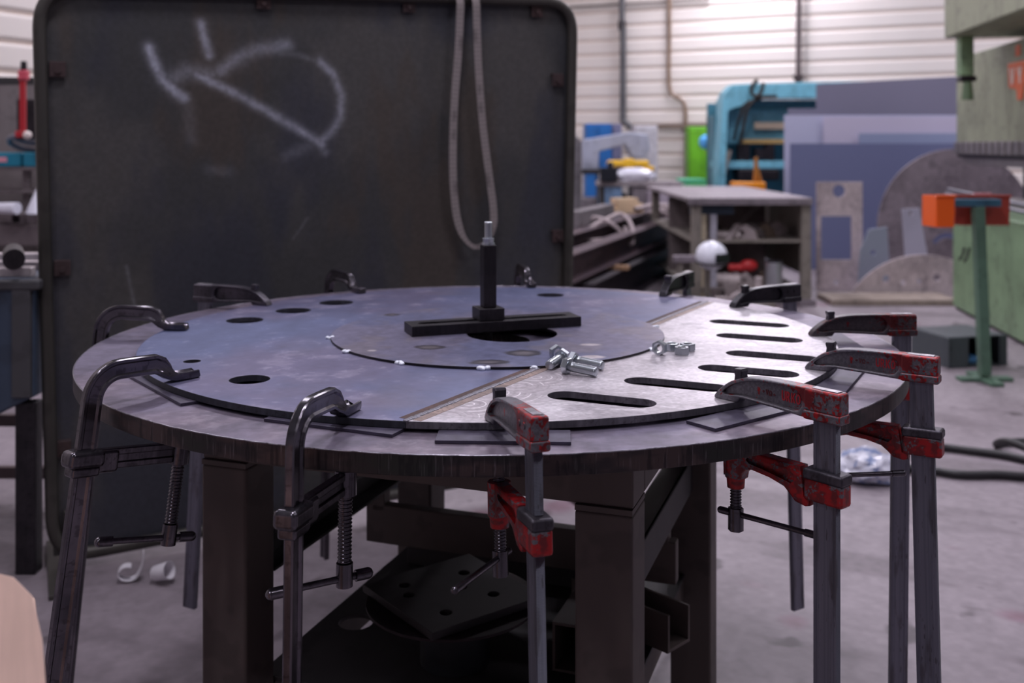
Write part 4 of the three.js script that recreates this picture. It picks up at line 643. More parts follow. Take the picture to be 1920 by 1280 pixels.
// ------------------------------------------------------------------ scrap table and what lies on its shelves
{
  const x0 = at(1291, 372, 7.95).x, x1 = at(1527, 372, 7.95).x, t = thing('scrap_table', 'long steel table with a shelf full of scrap, in the middle distance', 'table', V((x0 + x1) / 2, 0, -9.2)), w = x1 - x0, L = 2.4, top = 0.845;
  const ts = M.paint('table_mauve_grey', 0x8c8490, 0.55, 0.1), leg = M.paint('table_leg_grey', 0x948e8a, 0.6, 0.2);
  mesh('tabletop', box(w, 0.03, L, 0, top - 0.015, 0, 0.004), ts, t);
  mesh('rim', box(w, 0.05, 0.012, 0, top - 0.03, L / 2 + 0.007, 0.002), ts, t);
  for (const [sx, sz] of [[-0.42, 1], [0.46, 1], [-0.42, -1], [0.46, -1]]) mesh('leg', box(0.075, top - 0.03, 0.075, sx * w, (top - 0.03) / 2, sz * (L / 2 - 0.06), 0.006), leg, t);
  mesh('foot_plate', box(0.13, 0.05, 0.13, 0.46 * w, 0.026, L / 2 - 0.05, 0.004), ts, t);
  mesh('shelf', box(w - 0.08, 0.02, L - 0.1, 0, 0.50, 0, 0.003), leg, t); mesh('shelf', box(w - 0.08, 0.02, L - 0.1, 0, 0.12, 0, 0.003), leg, t);
  mesh('side_panel', box(0.01, 0.55, L - 0.2, 0.485 * w, 0.5, 0, 0.002), leg, t);
  mesh('back_panel', box(w - 0.1, 0.66, 0.01, 0, 0.46, -0.1, 0.002), M.paint('panel_mauve', 0x847a7e, 0.6, 0.1), t);
  seed = 99;
  const colours = [0x9a9096, 0x6c6468, 0xc4bac0, 0x544e52, 0xa89ea4, 0x84746c];
  const mats = colours.map((c, i) => mat(`scrap_steel_${['grey', 'dark', 'pale', 'black', 'light', 'brown'][i]}`, { map: T.grime, color: c, roughness: 0.55, metalness: 0.15 }));
  const words = ['grey', 'dark', 'pale', 'black', 'light grey', 'brown'], spots = ['left', 'centre', 'right'];
  for (let i = 0; i < 36; i++) {
    const low = i >= 18, q = i % 18, y = low ? 0.131 : 0.511, x = (x0 + x1) / 2 + (((q * 5) % 18) / 17 - 0.5) * 0.62 * w + rr(-0.02, 0.02), z = -9.2 + L / 2 - 0.16 - (q % 4) * 0.13, k = Math.floor(i / 6) % 3, m = mats[i % 6];
    let g; if (k === 0) { const l = rr(0.18, 0.34); g = [box(l, 0.006, 0.06, 0, 0.003, 0), box(l, 0.06, 0.006, 0, 0.03, -0.027)]; } else if (k === 1) { const r = rr(0.03, 0.055); g = [mv(uvm(new THREE.LatheGeometry([[r * 0.75, -0.11], [r, -0.11], [r, 0.11], [r * 0.75, 0.11], [r * 0.75, -0.11]].map((p) => new THREE.Vector2(...p)), 18).rotateZ(Math.PI / 2)), 0, r, 0)]; } else { const a = rr(0.08, 0.15); g = [ext(poly([[-a, 0], [a, 0], [a * 0.8, 0.07], [0.02, 0.12], [-a * 0.7, 0.05]], [circlePath(0, 0.05, 0.02)]), 0.05, 0.004)]; }
    const o = solo('scrap_piece', `${words[i % 6]} scrap ${['angle', 'pipe', 'cut plate'][k]} on the ${low ? 'lower' : 'upper'} shelf of the scrap table`, 'scrap', g, m, V(x, y, z), rr(-0.9, 0.9), `clutter on the ${low ? 'lower' : 'upper'} shelf of the scrap table`);
  }
  // welding helmet on a bar, red cap, grey canister and others in front of the table
  { const d = 7.5, h = thing('welding_helmet', 'white welding helmet with a dark visor, hanging before the scrap table', 'helmet', at(1334, 505, d)); const g = new THREE.SphereGeometry(0.115, 28, 20, 0, Math.PI * 2, 0, 2.2); g.scale(1.0, 0.95, 1.1).translate(0, 0.1, 0); mesh('shell', uvm(g), M.plastic('white_helmet', 0xe4e6f2, 0.25), h); mesh('visor', box(0.13, 0.07, 0.03, 0, 0, 0, 0.014).rotateY(0.55).translate(0.06, 0.09, 0.098), M.plastic('dark_visor', 0x1c1e24, 0.1), h); mesh('headband', tube([V(-0.115, 0.055, 0.02), V(-0.05, 0.045, 0.115), V(0.06, 0.045, 0.115), V(0.115, 0.055, 0.02)], 0.008, 24), M.black, h); mesh('chin_guard', uvm(new THREE.SphereGeometry(0.1, 20, 10, 0, Math.PI * 2, 1.9, 0.8).scale(1, 0.8, 1.1).translate(0, 0.075, 0)), M.plastic('white_guard', 0xd8dae6, 0.3), h); }
  { const d = 7.6, a = at(1272, 480, d), b = at(1400, 487, d), s = thing('tool_stand', 'narrow grey stand with a cross bar carrying the welding helmet', 'stand', V(at(1275, 0, d).x, 0, -d)); const X = (px) => at(px, 0, d).x - s.position.x; mesh('cross_bar', box(X(1340) - X(1262), 0.05, 0.08, (X(1340) + X(1262)) / 2, a.y - 0.02, 0, 0.006), ts, s); mesh('post', box(0.04, a.y - 0.04, 0.04, 0.0, (a.y - 0.04) / 2, 0), leg, s); mesh('post', box(0.04, a.y - 0.04, 0.04, X(1326), (a.y - 0.04) / 2, 0), leg, s); mesh('base', box(0.3, 0.04, 0.3, 0.1, 0.021, 0, 0.006), M.dark, s); }
  const cap = solo('hand_grinder', 'red rounded power tool head lying on the scrap by the helmet', 'power tool', [uvm(new THREE.SphereGeometry(0.06, 18, 12).scale(1.2, 0.8, 0.8).translate(0, 0.05, 0)), mv(cyl(0.028, 0.032, 0.16, 0, 0, 0, 14, 'x'), -0.08, 0.035, 0)], M.plastic('red_plastic', 0xc02c30, 0.4), V(at(1418, 0, 7.9).x, 0.25, -8.15));
  const can = thing('canister', 'pale grey metal canister on the lower shelf of the scrap table', 'canister', V(at(1464, 0, 7.9).x, 0.131, -8.12)); mesh('body', cyl(0.068, 0.068, 0.2, 0, 0.1, 0, 28), mat('pale_can_metal', { color: 0xb4b4bc, roughness: 0.3, metalness: 0.6 }), can); mesh('lid', cyl(0.06, 0.069, 0.012, 0, 0.206, 0, 28), M.casting, can);
  { const d = 7.35, sb = thing('scrap_bin', 'low open steel bin full of scrap on the floor before the scrap table', 'bin', V(at(1385, 0, d).x, 0.001, -d), 0.15), bw = 0.42, bh = 0.14, bd = 0.3; mesh('bin_wall', [box(bw, bh, 0.008, 0, bh / 2, bd / 2), box(bw, bh, 0.008, 0, bh / 2, -bd / 2), box(0.008, bh, bd, bw / 2, bh / 2, 0), box(0.008, bh, bd, -bw / 2, bh / 2, 0), box(bw, 0.008, bd, 0, 0.005, 0)], leg, sb);
    const kinds = ['bent pale bracket', 'grey ring', 'round grey boss', 'pale gear blank', 'dark hub', 'light flat offcut', 'grey block', 'pale stub'];
    kinds.forEach((kd, i) => { const x = sb.position.x + (i % 4 - 1.5) * 0.1 + 0.01, z = -d + (i < 4 ? 0.07 : -0.07), y = i < 4 ? 0.012 : 0.06, m = mats[[2, 4, 0, 2, 1, 4, 0, 2][i]]; const g = [() => [box(0.09, 0.008, 0.06, 0, 0.16, 0), box(0.008, 0.16, 0.06, -0.04, 0.08, 0)], () => uvm(new THREE.TorusGeometry(0.06, 0.018, 10, 24).rotateX(0.5).translate(0, 0.14, 0)), () => [cyl(0.045, 0.045, 0.16, 0, 0.08, 0, 20), cyl(0.03, 0.03, 0.04, 0, 0.18, 0, 18)], () => [cyl(0.05, 0.05, 0.05, 0, 0.15, 0, 10), cyl(0.02, 0.02, 0.14, 0, 0.07, 0, 12)], () => [cyl(0.03, 0.05, 0.12, 0, 0.1, 0, 20)], () => [box(0.1, 0.2, 0.012, 0, 0.1, 0)], () => [box(0.08, 0.17, 0.08, 0, 0.085, 0, 0.01)], () => [cyl(0.028, 0.028, 0.24, 0, 0.12, 0, 18)]][i](); solo('scrap_piece', `${kd} sticking up from the scrap bin before the scrap table`, 'scrap', g, m, V(x, y, z), i * 0.7, 'scrap in the bin'); }); }
  const lumpM = mat('grey_rag', { map: T.grime, color: 0x9a9090, roughness: 0.95 });
  // light wrapping under the table, bottles
  solo('plastic_bottle', 'pale plastic bottle lying on the floor behind the dark rear clamp', 'bottle', [mv(cyl(0.045, 0.045, 0.2, 0, 0, 0, 20, 'x'), 0, 0.045, 0), mv(uvm(new THREE.CylinderGeometry(0.018, 0.045, 0.06, 20).rotateZ(-Math.PI / 2)), 0.13, 0.045, 0), mv(cyl(0.018, 0.018, 0.03, 0, 0, 0, 16, 'x'), 0.175, 0.045, 0)], mat('pale_bottle_plastic', { color: 0xccd8e4, roughness: 0.15 }), V(at(1350, 0, 7.0).x, 0.001, -7.0), -0.2);
  { const d = 8.1, g = thing('bar_rack', 'dark blue cross bar on two pale posts left of the scrap table', 'rack', V(at(1330, 0, d).x, 0, -d)); const hh = at(0, 393, d).y; mesh('bar', box(0.34, 0.07, 0.05, 0.02, hh, 0), M.paint('navy_paint', 0x25364c, 0.5), g); mesh('post', box(0.045, hh - 0.036, 0.05, -0.05, (hh - 0.036) / 2, 0), M.paint('cream_post', 0xc8bca8, 0.5), g); mesh('post', box(0.05, hh - 0.036, 0.05, 0.03, (hh - 0.036) / 2, 0), M.paint('pale_post', 0xb8b8cc, 0.5), g); }
}

// ------------------------------------------------------------------ stacked beams on the floor behind the screen
{
  const dir = V(Math.sin(R(19.5)), 0, -Math.cos(R(19.5))), H1 = (h, w, tf) => [[-w / 2, 0], [w / 2, 0], [w / 2, tf], [0.006, tf], [0.006, h - tf], [w / 2, h - tf], [w / 2, h], [-w / 2, h], [-w / 2, h - tf], [-0.006, h - tf], [-0.006, tf], [-w / 2, tf]];
  const rustB = mat('brown_mill_beam', { map: T.bench, color: 0xa8928e, roughness: 0.65, metalness: 0.15 }), darkB = mat('dark_mill_beam', { map: T.bench, color: 0x6e6468, roughness: 0.6, metalness: 0.2 });
  const lay = (label, px, py, d, len, h, w, m, y, back = 0) => { const p = at(px, py, d), g = ext(poly(H1(h, w, 0.012)), len, 0.001); const o = solo('steel_beam', label, 'steel beam', g, m, V(p.x - dir.x * (len - back), y, p.z - dir.z * (len - back)), 0, 'steel beams stacked on the floor'); o.rotation.y = Math.PI - R(19.5) ; return o; };
  lay('big dark brown steel beam on the floor, lowest of the stack and nearest the table', 1285, 470, 11.3, 4.2, 0.26, 0.16, darkB, 0.001);
  lay('brown steel beam lying over the lowest beam, its top flange catching light', 1272, 410, 11.2, 4.4, 0.2, 0.14, rustB, 0.30);
  lay('brown steel beam behind the upper one, under the loose straps', 1225, 400, 11.2, 4.2, 0.2, 0.14, rustB, 0.36);
  lay('dark steel beam on the floor at the rear of the stack', 1232, 470, 11.3, 4.2, 0.29, 0.16, darkB, 0.001);
  const timber = M.paint('raw_timber', 0xb89478, 0.85);
  for (const [i, s] of [[0, 0.5], [1, 3.2]]) { const p = at(1265, 470, 11.3).addScaledVector(dir, -s); solo('timber_bearer', ['timber bearer between the beams at the far end', 'timber bearer between the beams near the screen'][i], 'timber', box(0.75, 0.035, 0.08, 0, 0, 0, 0.004), timber, V(p.x - 0.15, 0.28, p.z), R(-19.5), 'bearers between the beams'); }
  solo('grey_channel', 'short grey steel box section lying on top of the beam stack by the screen', 'steel section', box(0.12, 0.13, 1.2, 0, 0.065, 0, 0.006), M.paint('section_grey', 0x807c84, 0.5, 0.3), V(at(1110, 0, 9.2).x, 0.57, -9.2), R(-19.5));
  solo('timber_offcut', 'pale timber block stack behind the beams', 'timber', [box(0.32, 0.05, 0.2, 0, 0.025, 0), box(0.28, 0.05, 0.18, 0.02, 0.077, 0), box(0.24, 0.05, 0.16, -0.01, 0.129, 0)], M.paint('pale_timber', 0xd8c0a4, 0.8), V(at(1172, 0, 10.6).x, 0.56, -10.6), R(20));
  const web = mat('pale_webbing', { color: 0xb4a6a8, roughness: 0.9 });
  const P3 = (px, py, d) => at(px, py, d);
  tag(mesh('lifting_strap', [tube([P3(1085, 445, 8.6), P3(1110, 425, 8.8), P3(1135, 412, 9.0), P3(1165, 402, 9.2), P3(1178, 412, 9.15), P3(1187, 438, 9.0), P3(1183, 458, 8.9), P3(1176, 448, 8.95), P3(1172, 425, 9.0)], 0.02, 70, 6), tube([P3(1075, 440, 8.5), P3(1115, 408, 9.0), P3(1145, 418, 8.9), P3(1165, 440, 8.9), P3(1100, 452, 8.6)], 0.018, 60, 6)], web, scene), 'pale lifting straps thrown in loops over the brown beams', 'strap');
  tag(mesh('lifting_strap_001', [tube([P3(1190, 392, 10.4), P3(1225, 385, 10.8), P3(1262, 386, 11), P3(1300, 392, 10.8), P3(1318, 402, 10.6), P3(1280, 408, 10.5), P3(1240, 398, 10.6)], 0.022, 60, 6), tube([P3(1215, 400, 10.4), P3(1255, 392, 10.7), P3(1310, 410, 10.5), P3(1316, 396, 10.6)], 0.018, 50, 6)], web, scene), 'tangle of pale straps at the far end of the beams beside the scrap table', 'strap');
  solo('blue_tag', 'small bright blue sticker tag on the end of a beam', 'tag', box(0.06, 0.075, 0.004), M.plastic('cyan_tag', 0x2090b8, 0.5), at(1130, 463, 8.25), R(-70));
  solo('steel_block', 'low grey steel block on the floor between the beams and the scrap table', 'steel block', box(0.34, 0.10, 0.3, 0, 0.05, 0, 0.006), M.paint('block_grey', 0x5c575c, 0.6, 0.2), V(at(1246, 0, 8).x, 0, -8.0), R(-20));
}

// ------------------------------------------------------------------ green press brake on the right
{
  const d0 = V(3.40, 0, -7.9), d1 = V(2.95, 0, -4.7), turn = Math.atan2(d0.x - d1.x, -(d0.z - d1.z)), L = d0.distanceTo(d1);      // its front runs from far (d0) to near (d1)
  const t = thing('press_brake', 'large green press brake with an orange maker plate, at the right edge', 'press brake', d0, 0); t.rotation.y = -Math.PI / 2 - turn;      // local x runs toward the camera, local z faces left
  const g = M.paint('machine_green', 0x88a886, 0.5), gd = M.paint('machine_green_faded', 0x98a08c, 0.55), gt = M.paint('machine_green_dark', 0x5c7458, 0.55);
  const X = (v) => v;
  const bx = (x0, x1, y0, y1, z0, z1, m, name, r = 0.012) => mesh(name, box(x1 - x0, y1 - y0, z1 - z0, X((x0 + x1) / 2), (y0 + y1) / 2, (z0 + z1) / 2, r), m, t);
  bx(0, L, 0.02, 0.77, -0.5, 0, g, 'table_bed');
  bx(-0.01, L, 2.08, 3.3, -0.6, 0.06, gd, 'upper_beam');
  bx(-1.1, L, 1.28, 2.02, -0.62, -0.33, gd, 'ram');
  bx(0.0, 0.13, 1.78, 2.08, -0.12, -0.02, g, 'side_frame');
  bx(0.01, 0.14, 1.74, 1.78, -0.14, -0.02, M.black, 'cylinder_foot');
  mesh('cylinder', cyl(0.045, 0.03, 0.14, X(0.1), 1.67, -0.08, 18), gt, t);
  const die = M.paint('die_steel', 0x8e8a90, 0.4, 0.5); bx(-1.1, L, 1.15, 1.20, -0.42, -0.34, M.black, 'tool_rail', 0.003);
  for (let i = 0; i < 28; i++) bx(-1.1 + i * 0.15, -1.1 + i * 0.15 + 0.10, 1.18, 1.285, -0.43, -0.31, die, 'tool_clamp', 0.006);
  bx(-1.0, L, 1.09, 1.155, -0.40, -0.36, die, 'upper_tool', 0.004);
  bx(0.06, L, 0.77, 0.86, -0.44, -0.30, die, 'lower_tool', 0.006);
  bx(0.9, L, 0.86, 1.06, -0.65, -0.6, M.paint('blue_backgauge', 0x1e4a5c, 0.5), 'back_gauge');
  mesh('hook', [tube([V(X(0.34), 0.50, 0.01), V(X(0.34), 0.43, 0.03), V(X(0.36), 0.41, 0.05), V(X(0.38), 0.43, 0.05)], 0.008, 20, 6), tube([V(X(0.46), 0.51, 0.01), V(X(0.46), 0.43, 0.03), V(X(0.48), 0.41, 0.05), V(X(0.50), 0.43, 0.05)], 0.008, 20, 6)], M.dark, t);
  bx(0.02, L, 0, 0.02, -0.5, -0.02, M.black, 'base_gap', 0);
  bx(-0.45, L, 0.02, 3.3, -1.15, -0.66, M.paint('dark_blue_green', 0x24444e, 0.5), 'rear_frame');
  const orange = M.plastic('orange_enamel', 0xd8683c, 0.5), pl = mesh('maker_plate', mv(ext(poly([[-0.30, 0.12], [0.30, 0.12], [0.30, -0.02], [0.05, -0.04], [0.0, -0.16], [-0.10, -0.16], [-0.12, -0.08], [-0.28, -0.06]].map(([a, b]) => [a, b])), 0.012, 0.003), X(0.55), 1.74, -0.332), orange, t);
  mesh('lettering', ['V', 'Y'].map((s, i) => { const q = new TextGeometry(s, { font, size: 0.12, depth: 0.004, curveSegments: 3, bevelEnabled: false }); return uvm(q.translate(X(0.30 + i * 0.16), 1.70, -0.321)); }), M.plastic('pale_letters', 0xd8d4cc, 0.5), pl);
  mesh('small_badge', box(0.1, 0.08, 0.008, X(0.45), 1.94, -0.328), orange, t);
  // pair of bright rods lying over the lower tool
  solo('bright_rod', 'upper one of the two bright steel rods sticking out over the press brake table', 'steel rod', rod(V(3.28, 0.925, -7.7), V(3.02, 0.865, -5.3), 0.012, 10), M.bar);
  solo('bright_rod', 'lower one of the two bright steel rods sticking out over the press brake table', 'steel rod', rod(V(3.22, 0.895, -7.6), V(2.94, 0.835, -5.3), 0.012, 10), M.bar);
}
// bin stand in front of the press brake
{
  const d = 5.45, base = at(1846, 275 + EYE * FOCAL / d, d), t = thing('bin_stand', 'green steel pedestal with a blue T bar, in front of the press brake', 'stand', V(base.x, 0, -d)), top = at(0, 380, d).y;
  const post = M.paint('green_post', 0x5c7c6c, 0.5), blue = M.paint('blue_t_bar', 0x3c6c88, 0.5);
  mesh('post', beam(V(-0.035, top - 0.02, 0), V(0, 0.03, 0), 0.055, 0.055, 0.004), post, t); mesh('t_bar', box(0.31, 0.04, 0.05, -0.075, top, 0, 0.004), blue, t);
  mesh('base_plate', [box(0.28, 0.02, 0.07, 0, 0.0102, 0, 0.004), box(0.07, 0.02, 0.3, 0, 0.0104, 0, 0.004)], post, t);
  const binM = (c) => M.plastic(`bin_${c.toString(16)}`, c, 0.4);
  const tray = (label, px0, px1, py0, py1, dd, m, depth, turn) => { const a = at(px0, py1, dd), b = at(px1, py0, dd), w = b.x - a.x, h = b.y - a.y, o = thing('storage_bin', label, 'storage bin', V((a.x + b.x) / 2, a.y, -dd), turn, 'orange bins on the stand'); mesh('front', ext(poly([[-w / 2 * 0.85, 0], [w / 2 * 0.85, 0], [w / 2, h * 0.5], [w / 2 * 0.96, h * 0.55], [w / 2, h], [-w / 2, h], [-w / 2 * 0.96, h * 0.55], [-w / 2, h * 0.5]]), 0.006, 0.001), m, o, V(0, 0, depth / 2)); mesh('side', [box(0.006, h, depth, -w / 2 + 0.004, h / 2, 0), box(0.006, h, depth, w / 2 - 0.004, h / 2, 0), box(w * 0.9, 0.006, depth, 0, 0.004, 0), box(w, h, 0.006, 0, h / 2, -depth / 2)], m, o); mesh('lip', box(w + 0.012, 0.012, 0.02, 0, h, depth / 2 + 0.006, 0.004), m, o); return o; };
  tray('bright orange storage bin at the left end of the stand', 1741, 1777, 366, 424, 5.4, binM(0xf06010), 0.14, 0.1);
  tray('red brown storage bin behind the post of the stand', 1778, 1880, 366, 420, 5.6, binM(0xa03c30), 0.16, 0);
  solo('label_card', 'pink white card sticking up out of the red brown bin', 'card', box(0.10, 0.045, 0.004, 0, 0.022, 0, 0.001), M.plastic('pink_card', 0xd8a8b0, 0.6), at(1842, 376, 5.58), 0.1);
  // steel box behind the stand foot
  const bxx = thing('steel_box', 'dark blue grey open steel box on the floor behind the stand foot', 'box', V(at(1818, 0, 5.8).x, 0.001, -5.95), R(14)), m = M.paint('box_blue_grey', 0x4c545c, 0.5, 0.1), w = 0.38, h = 0.17;
  mesh('shell', [box(w, 0.008, 0.34, 0, h, 0, 0.002), box(w, 0.008, 0.34, 0, 0.005, 0, 0.002), box(0.008, h, 0.34, -w / 2, h / 2, 0, 0.002), box(0.008, h, 0.34, w / 2, h / 2, 0, 0.002), box(w, h, 0.008, 0, h / 2, -0.166, 0.002)], m, bxx);
  mesh('front_plate', box(0.13, h, 0.01, -0.13, h / 2, 0.17, 0.002), m, bxx); mesh('front_plate', box(0.05, h, 0.01, 0.165, h / 2, 0.17, 0.002), m, bxx);
  mesh('insert', box(0.1, 0.04, 0.16, 0.0, 0.03, 0.05, 0.01), M.plastic('blue_insert', 0x4878a8, 0.4), bxx);
}
// hose and film on the floor at the right
{
  const F = (px, py) => { const d = EYE * FOCAL / (py - HORIZON) * 0.992; const p = at(px, py, d); return V(p.x, 0.017, p.z); };
  const rub = M.plastic('black_hose_rubber', 0x1e1c20, 0.45);
  solo('hose', 'black rubber hose lying in a loop on the floor at the right', 'hose', tube([F(1690, 880), F(1740, 884), F(1800, 893), F(1870, 893), F(1930, 896), F(1980, 885), F(1990, 868), F(1930, 866), F(1880, 856), F(1820, 848), F(1770, 842), F(1720, 842)], 0.016, 120, 8), rub);
  solo('hose', 'second black hose arching in from the right edge of the picture', 'hose', tube([F(2010, 848), F(1940, 832), F(1890, 832), F(1868, 836), F(1885, 846), F(1930, 862), F(2000, 905), F(2040, 920)].map((p, i) => p.setY(0.017 + (i > 3 && i < 6 ? 0.033 : 0))), 0.016, 90, 8), rub);
  const g = plain(new THREE.IcosahedronGeometry(1, 5)), p = g.attributes.position, v = V();
  for (let i = 0; i < p.count; i++) { v.fromBufferAttribute(p, i); const n = 0.6 + 0.7 * fbm((v.x + 1.3) / 2.6, (v.y + 1.3) / 2.6, 4, 4, 4, 55) + 0.25 * Math.abs(fbm((v.z + 1.3) / 2.6, (v.x + 1.3) / 2.6, 9, 9, 3, 57) - 0.5); p.setXYZ(i, v.x * n * 0.14, Math.max(0.002, (v.y * n * 0.5 + 0.42) * 0.11 * (0.7 + 0.6 * fbm((v.x + 1.3) / 2.6, (v.z + 1.3) / 2.6, 5, 5, 3, 59))), v.z * n * 0.12); }
  g.computeVertexNormals(); const q = F(1622, 892); solo('plastic_wrap', 'crumpled heap of white and blue plastic film on the floor, seen behind the right clamps', 'plastic film', uvm(g), mat('crumpled_film', { map: tex(256, 256, (a, b) => mix3([196, 196, 210], [120, 134, 172], sstep(0.58, 0.68, fbm(a, b, 5, 5, 4, 61))), 0.2), roughness: 0.25 }), V(q.x, 0, q.z));
}
// white curl and cup on the floor by the screen
{
  const w = M.plastic('white_plastic', 0xd8d4da, 0.5), a = at(240, 1083, 2.93), fr = [];
  for (let i = 0; i <= 40; i++) { const q = 0.45 - i * 0.14, r = 0.030 - 0.0003 * i, up = Math.max(0, 9 - i) * 0.0045; fr.push({ p: V(r * Math.cos(q) * 1.15 + up * 0.25, 0.028 + r * Math.sin(q) * 0.9 + up, 0), n: V(Math.cos(q), Math.sin(q), 0), z: V(0, 0, 1), prof: [[0.0012, -0.016], [0.0012, 0.016], [-0.0012, 0.016], [-0.0012, -0.016]] }); }
  solo('plastic_curl', 'curled strip of white plastic on the floor in front of the screen', 'plastic strip', sweep(fr), w, V(a.x, 0.002, a.z), 0.3);
  const b = at(302, 1088, 2.92); const c = uvm(new THREE.LatheGeometry([[0.0001, 0], [0.021, 0], [0.025, 0.052], [0.0232, 0.052], [0.019, 0.003], [0.0001, 0.003]].map((p) => new THREE.Vector2(...p)), 28)); c.rotateZ(R(-72)); solo('plastic_cup', 'small white plastic cup lying tipped over beside the curled strip', 'cup', mv(c, -0.02, 0.025, 0), w, V(b.x, 0, b.z), -0.35);
}

// ------------------------------------------------------------------ left edge: waste skip, bench with tools, carton
{
  const blue = M.paint('skip_blue', 0x3c4a60, 0.5), grey = M.paint('skip_grey', 0x4a4a50, 0.55, 0.1), t = thing('waste_skip', 'dark blue steel skip on black legs at the left edge beside the screen', 'skip', V(-1.825, 0, -3.27));
  mesh('hopper', ext(poly([[-0.45, 0.40], [0.34, 0.47], [0.44, 0.52], [0.44, 0.84], [-0.45, 0.84]]), 0.62, 0.008).translate(0, 0, -0.31), blue, t);
  mesh('corner_plate', box(0.055, 0.32, 0.02, 0.41, 0.68, 0.312, 0.004), grey, t);
  mesh('rim', [box(0.93, 0.03, 0.03, 0, 0.845, 0.31, 0.008), box(0.93, 0.03, 0.03, 0, 0.845, -0.31, 0.008), box(0.03, 0.03, 0.62, 0.445, 0.845, 0, 0.008), box(0.03, 0.03, 0.62, -0.445, 0.845, 0, 0.008)], grey, t);
  for (const [x, z] of [[0.41, 0.27], [-0.41, 0.27], [0.41, -0.27], [-0.41, -0.27]]) mesh('leg', box(0.06, 0.5, 0.05, x, 0.25, z, 0.004), M.black, t);
  mesh('stretcher', [box(0.8, 0.04, 0.03, 0, 0.12, -0.27, 0.004), box(0.8, 0.04, 0.03, 0, 0.30, -0.27, 0.004)], M.paint('stretcher_red_grey', 0x6c5c60, 0.5), t);
  solo('tube_handle', 'black round tube end lying on the rim of the skip', 'tube', [mv(cyl(0.03, 0.03, 0.2, 0, 0, 0, 20, 'z'), 0, 0.03, 0)], M.black, V(-1.47, 0.891, -3.02), 0.46);
  const prof = M.paint('pale_profile', 0xc4bcc4, 0.4, 0.3);
  [[3.42, 'rearmost', 3], [3.20, 'middle', -1], [2.99, 'front', 6]].forEach(([dz, n, q]) => solo('metal_bar', `${n} of the three pale metal bars lying across the skip rim`, 'metal bar', box(0.84, 0.028, 0.045, 0, 0.014, 0, 0.004), prof, V(-1.835, 0.861, -dz), R(q), 'pale bars on the skip'));
  // bench further back
  const d = 6, bt = thing('steel_workbench', 'grey steel bench crowded with tools, behind the screen at the left edge', 'workbench', V(at(20, 0, d).x - 0.35, 0, -d - 0.3)), top = at(0, 398, d).y, bm = M.paint('bench_mauve', 0x6e666c, 0.5, 0.2);
  mesh('bench_top', box(1.6, 0.06, 0.7, 0, top - 0.03, 0, 0.006), bm, bt); mesh('apron', box(1.6, 0.12, 0.03, 0, top - 0.13, 0.33, 0.004), bm, bt); for (const [x, z] of [[-0.7, 0.28], [0.7, 0.28], [-0.7, -0.28], [0.7, -0.28], [0.35, 0.28]]) mesh('leg', box(0.08, top - 0.06, 0.08, x, (top - 0.06) / 2, z, 0.006), bm, bt);
  mesh('lower_shelf', box(1.5, 0.04, 0.6, 0, 0.45, 0, 0.004), M.dark, bt); mesh('tube_stub', ext(poly([[-0.03, 0], [0.03, 0], [0.03, 0.055], [-0.03, 0.055]], [[[-0.024, 0.006], [-0.024, 0.049], [0.024, 0.049], [0.024, 0.006]]]), 0.3, 0.001).translate(0.43, top - 0.06, 0.1), bm, bt);
  const sh = thing('tool_shelf', 'small steel shelf on the bench with a row of blue green drawers', 'shelf', V(bt.position.x, top + 0.001, -d - 0.35)), y1 = at(0, 318, d).y - top; for (const x of [-0.6, -0.2, 0.33, 0.5]) mesh('post', box(0.04, y1, 0.04, x, y1 / 2, 0.1), bm, sh); mesh('board', box(1.4, 0.02, 0.35, 0, y1, 0, 0.003), bm, sh); mesh('board', box(1.4, 0.02, 0.35, 0, y1 * 0.45, 0, 0.003), bm, sh);
  const dw = M.plastic('blue_green_drawer', 0x1a7c98, 0.4); for (let i = 0; i < 5; i++) { const o = mesh('drawer', box(0.23, 0.085, 0.3, -0.52 + i * 0.24, y1 + 0.055, 0, 0.008), dw, sh); mesh('card_holder', box(0.06, 0.03, 0.006, -0.52 + i * 0.24, y1 + 0.055, 0.152), M.plastic('pink_label', 0xd890a0, 0.5), o); }
  const hx = at(8, 262, d); solo('hose_coil', 'grey hose coiled loosely on top of the blue green drawers', 'hose', [0, 1, 2].map((i) => uvm(new THREE.TorusGeometry(0.13 - i * 0.015, 0.018, 8, 30).rotateX(1.2 + i * 0.1).translate(0.02 * i, 0.05 + i * 0.03, 0))), M.plastic('grey_hose', 0x6c6874, 0.5), V(hx.x, y1 + top + 0.105, -d - 0.35));
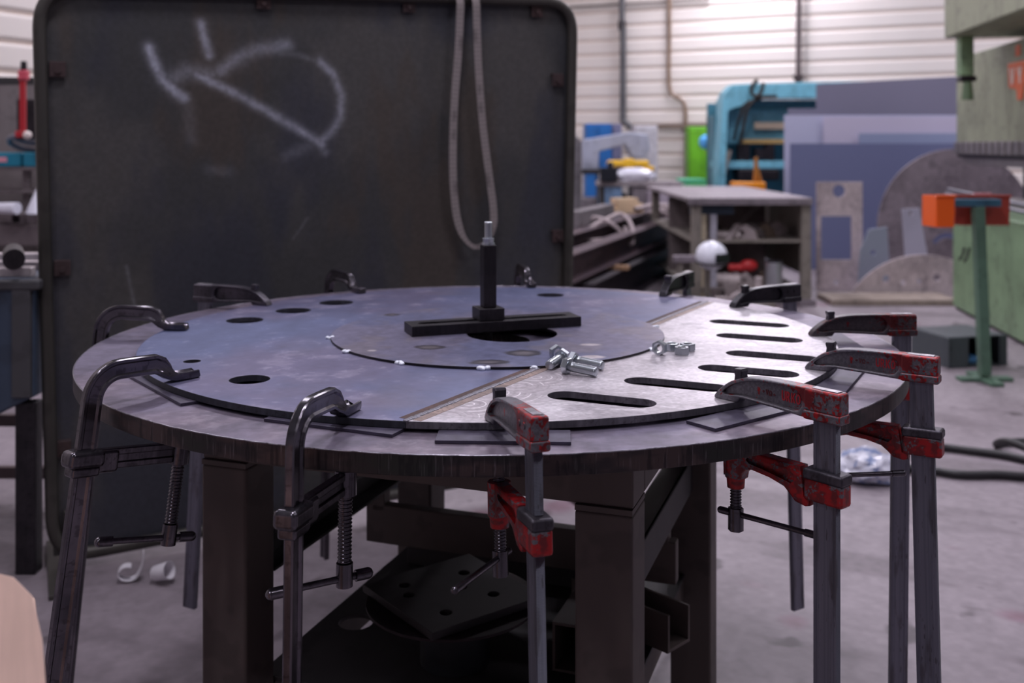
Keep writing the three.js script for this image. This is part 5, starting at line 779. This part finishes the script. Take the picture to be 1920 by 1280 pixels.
  const rc = thing('bar_clamp', 'red bar clamp standing upright on the bench at the left edge', 'clamp', at(43, 258, 5.9)); mesh('bar', box(0.032, 0.36, 0.02, 0, 0.18, 0), M.red, rc); mesh('head', box(0.055, 0.06, 0.05, 0.005, 0.36, 0, 0.012), M.plastic('pink_red', 0xc85060, 0.4), rc); mesh('knob', cyl(0.02, 0.016, 0.06, 0.005, 0.41, 0), M.black, rc); mesh('jaw', box(0.06, 0.04, 0.04, -0.01, 0.02, 0, 0.008), M.red, rc); mesh('roller', uvm(new THREE.SphereGeometry(0.024, 16, 12).translate(0.04, 0.015, 0.03)), M.plastic('cream_ball', 0xd8ccc8, 0.4), rc);
  const pn = thing('backboard', 'grey tool board with a dark upper edge behind the bench', 'board', V(at(-20, 0, 6.4).x, 0, -6.9)); { const y = at(0, 142, 6.4).y; mesh('board', box(0.5, y, 0.03, 0, y / 2, 0, 0.003), M.paint('board_grey', 0x80787c, 0.7), pn); mesh('edge', box(0.52, 0.05, 0.045, 0, y, 0, 0.006), M.dark, pn); }
  solo('storage_box', 'black box behind the red clamp on the bench', 'box', box(0.16, 0.24, 0.14, 0, 0.12, 0, 0.01), M.black, at(66, 262, 6.1));
  solo('white_bottle', 'white plastic bottle lying on the bench front at the left edge', 'bottle', [mv(cyl(0.03, 0.034, 0.14, 0, 0, 0, 18, 'x'), 0, 0.034, 0), mv(cyl(0.015, 0.02, 0.04, 0, 0, 0, 14, 'x'), -0.09, 0.034, 0)], M.film, V(at(22, 0, 5.9).x, top, -5.85), -0.3);
  solo('paper_cone', 'white folded paper standing on the bench near the screen edge', 'paper', uvm(new THREE.ConeGeometry(0.07, 0.17, 5).translate(0, 0.085, 0)), M.film, V(at(72, 0, 5.9).x, top, -5.9));
  // carton close to the camera
  const b = thing('cardboard_box', 'plain tan cardboard carton close by at the lower left corner', 'carton', V(-0.586, 0, -0.916), R(27)), card = mat('cardboard', { map: tex(256, 256, (u, v) => { const n = fbm(u, v, 6, 6, 4, 1501), f = fbm(u, v, 120, 8, 2, 1511); const g = 0.92 + 0.1 * n + 0.06 * (f - 0.5); return [224 * g, 190 * g, 174 * g]; }, 0.3), roughness: 0.85 });
  mesh('carton_body', [box(0.30, 0.755, 0.30, 0, 0.3775, 0, 0.004)], card, b);
  mesh('flap', ext(poly([[-0.15, 0], [0.15, 0], [0.147, 0.075], [0.140, 0.115], [0.125, 0.135], [0.06, 0.165], [-0.15, 0.24]]), 0.005, 0.001).rotateX(-0.75).translate(0, 0.755, 0.146), card, b);
}
renderer.render(scene, camera);
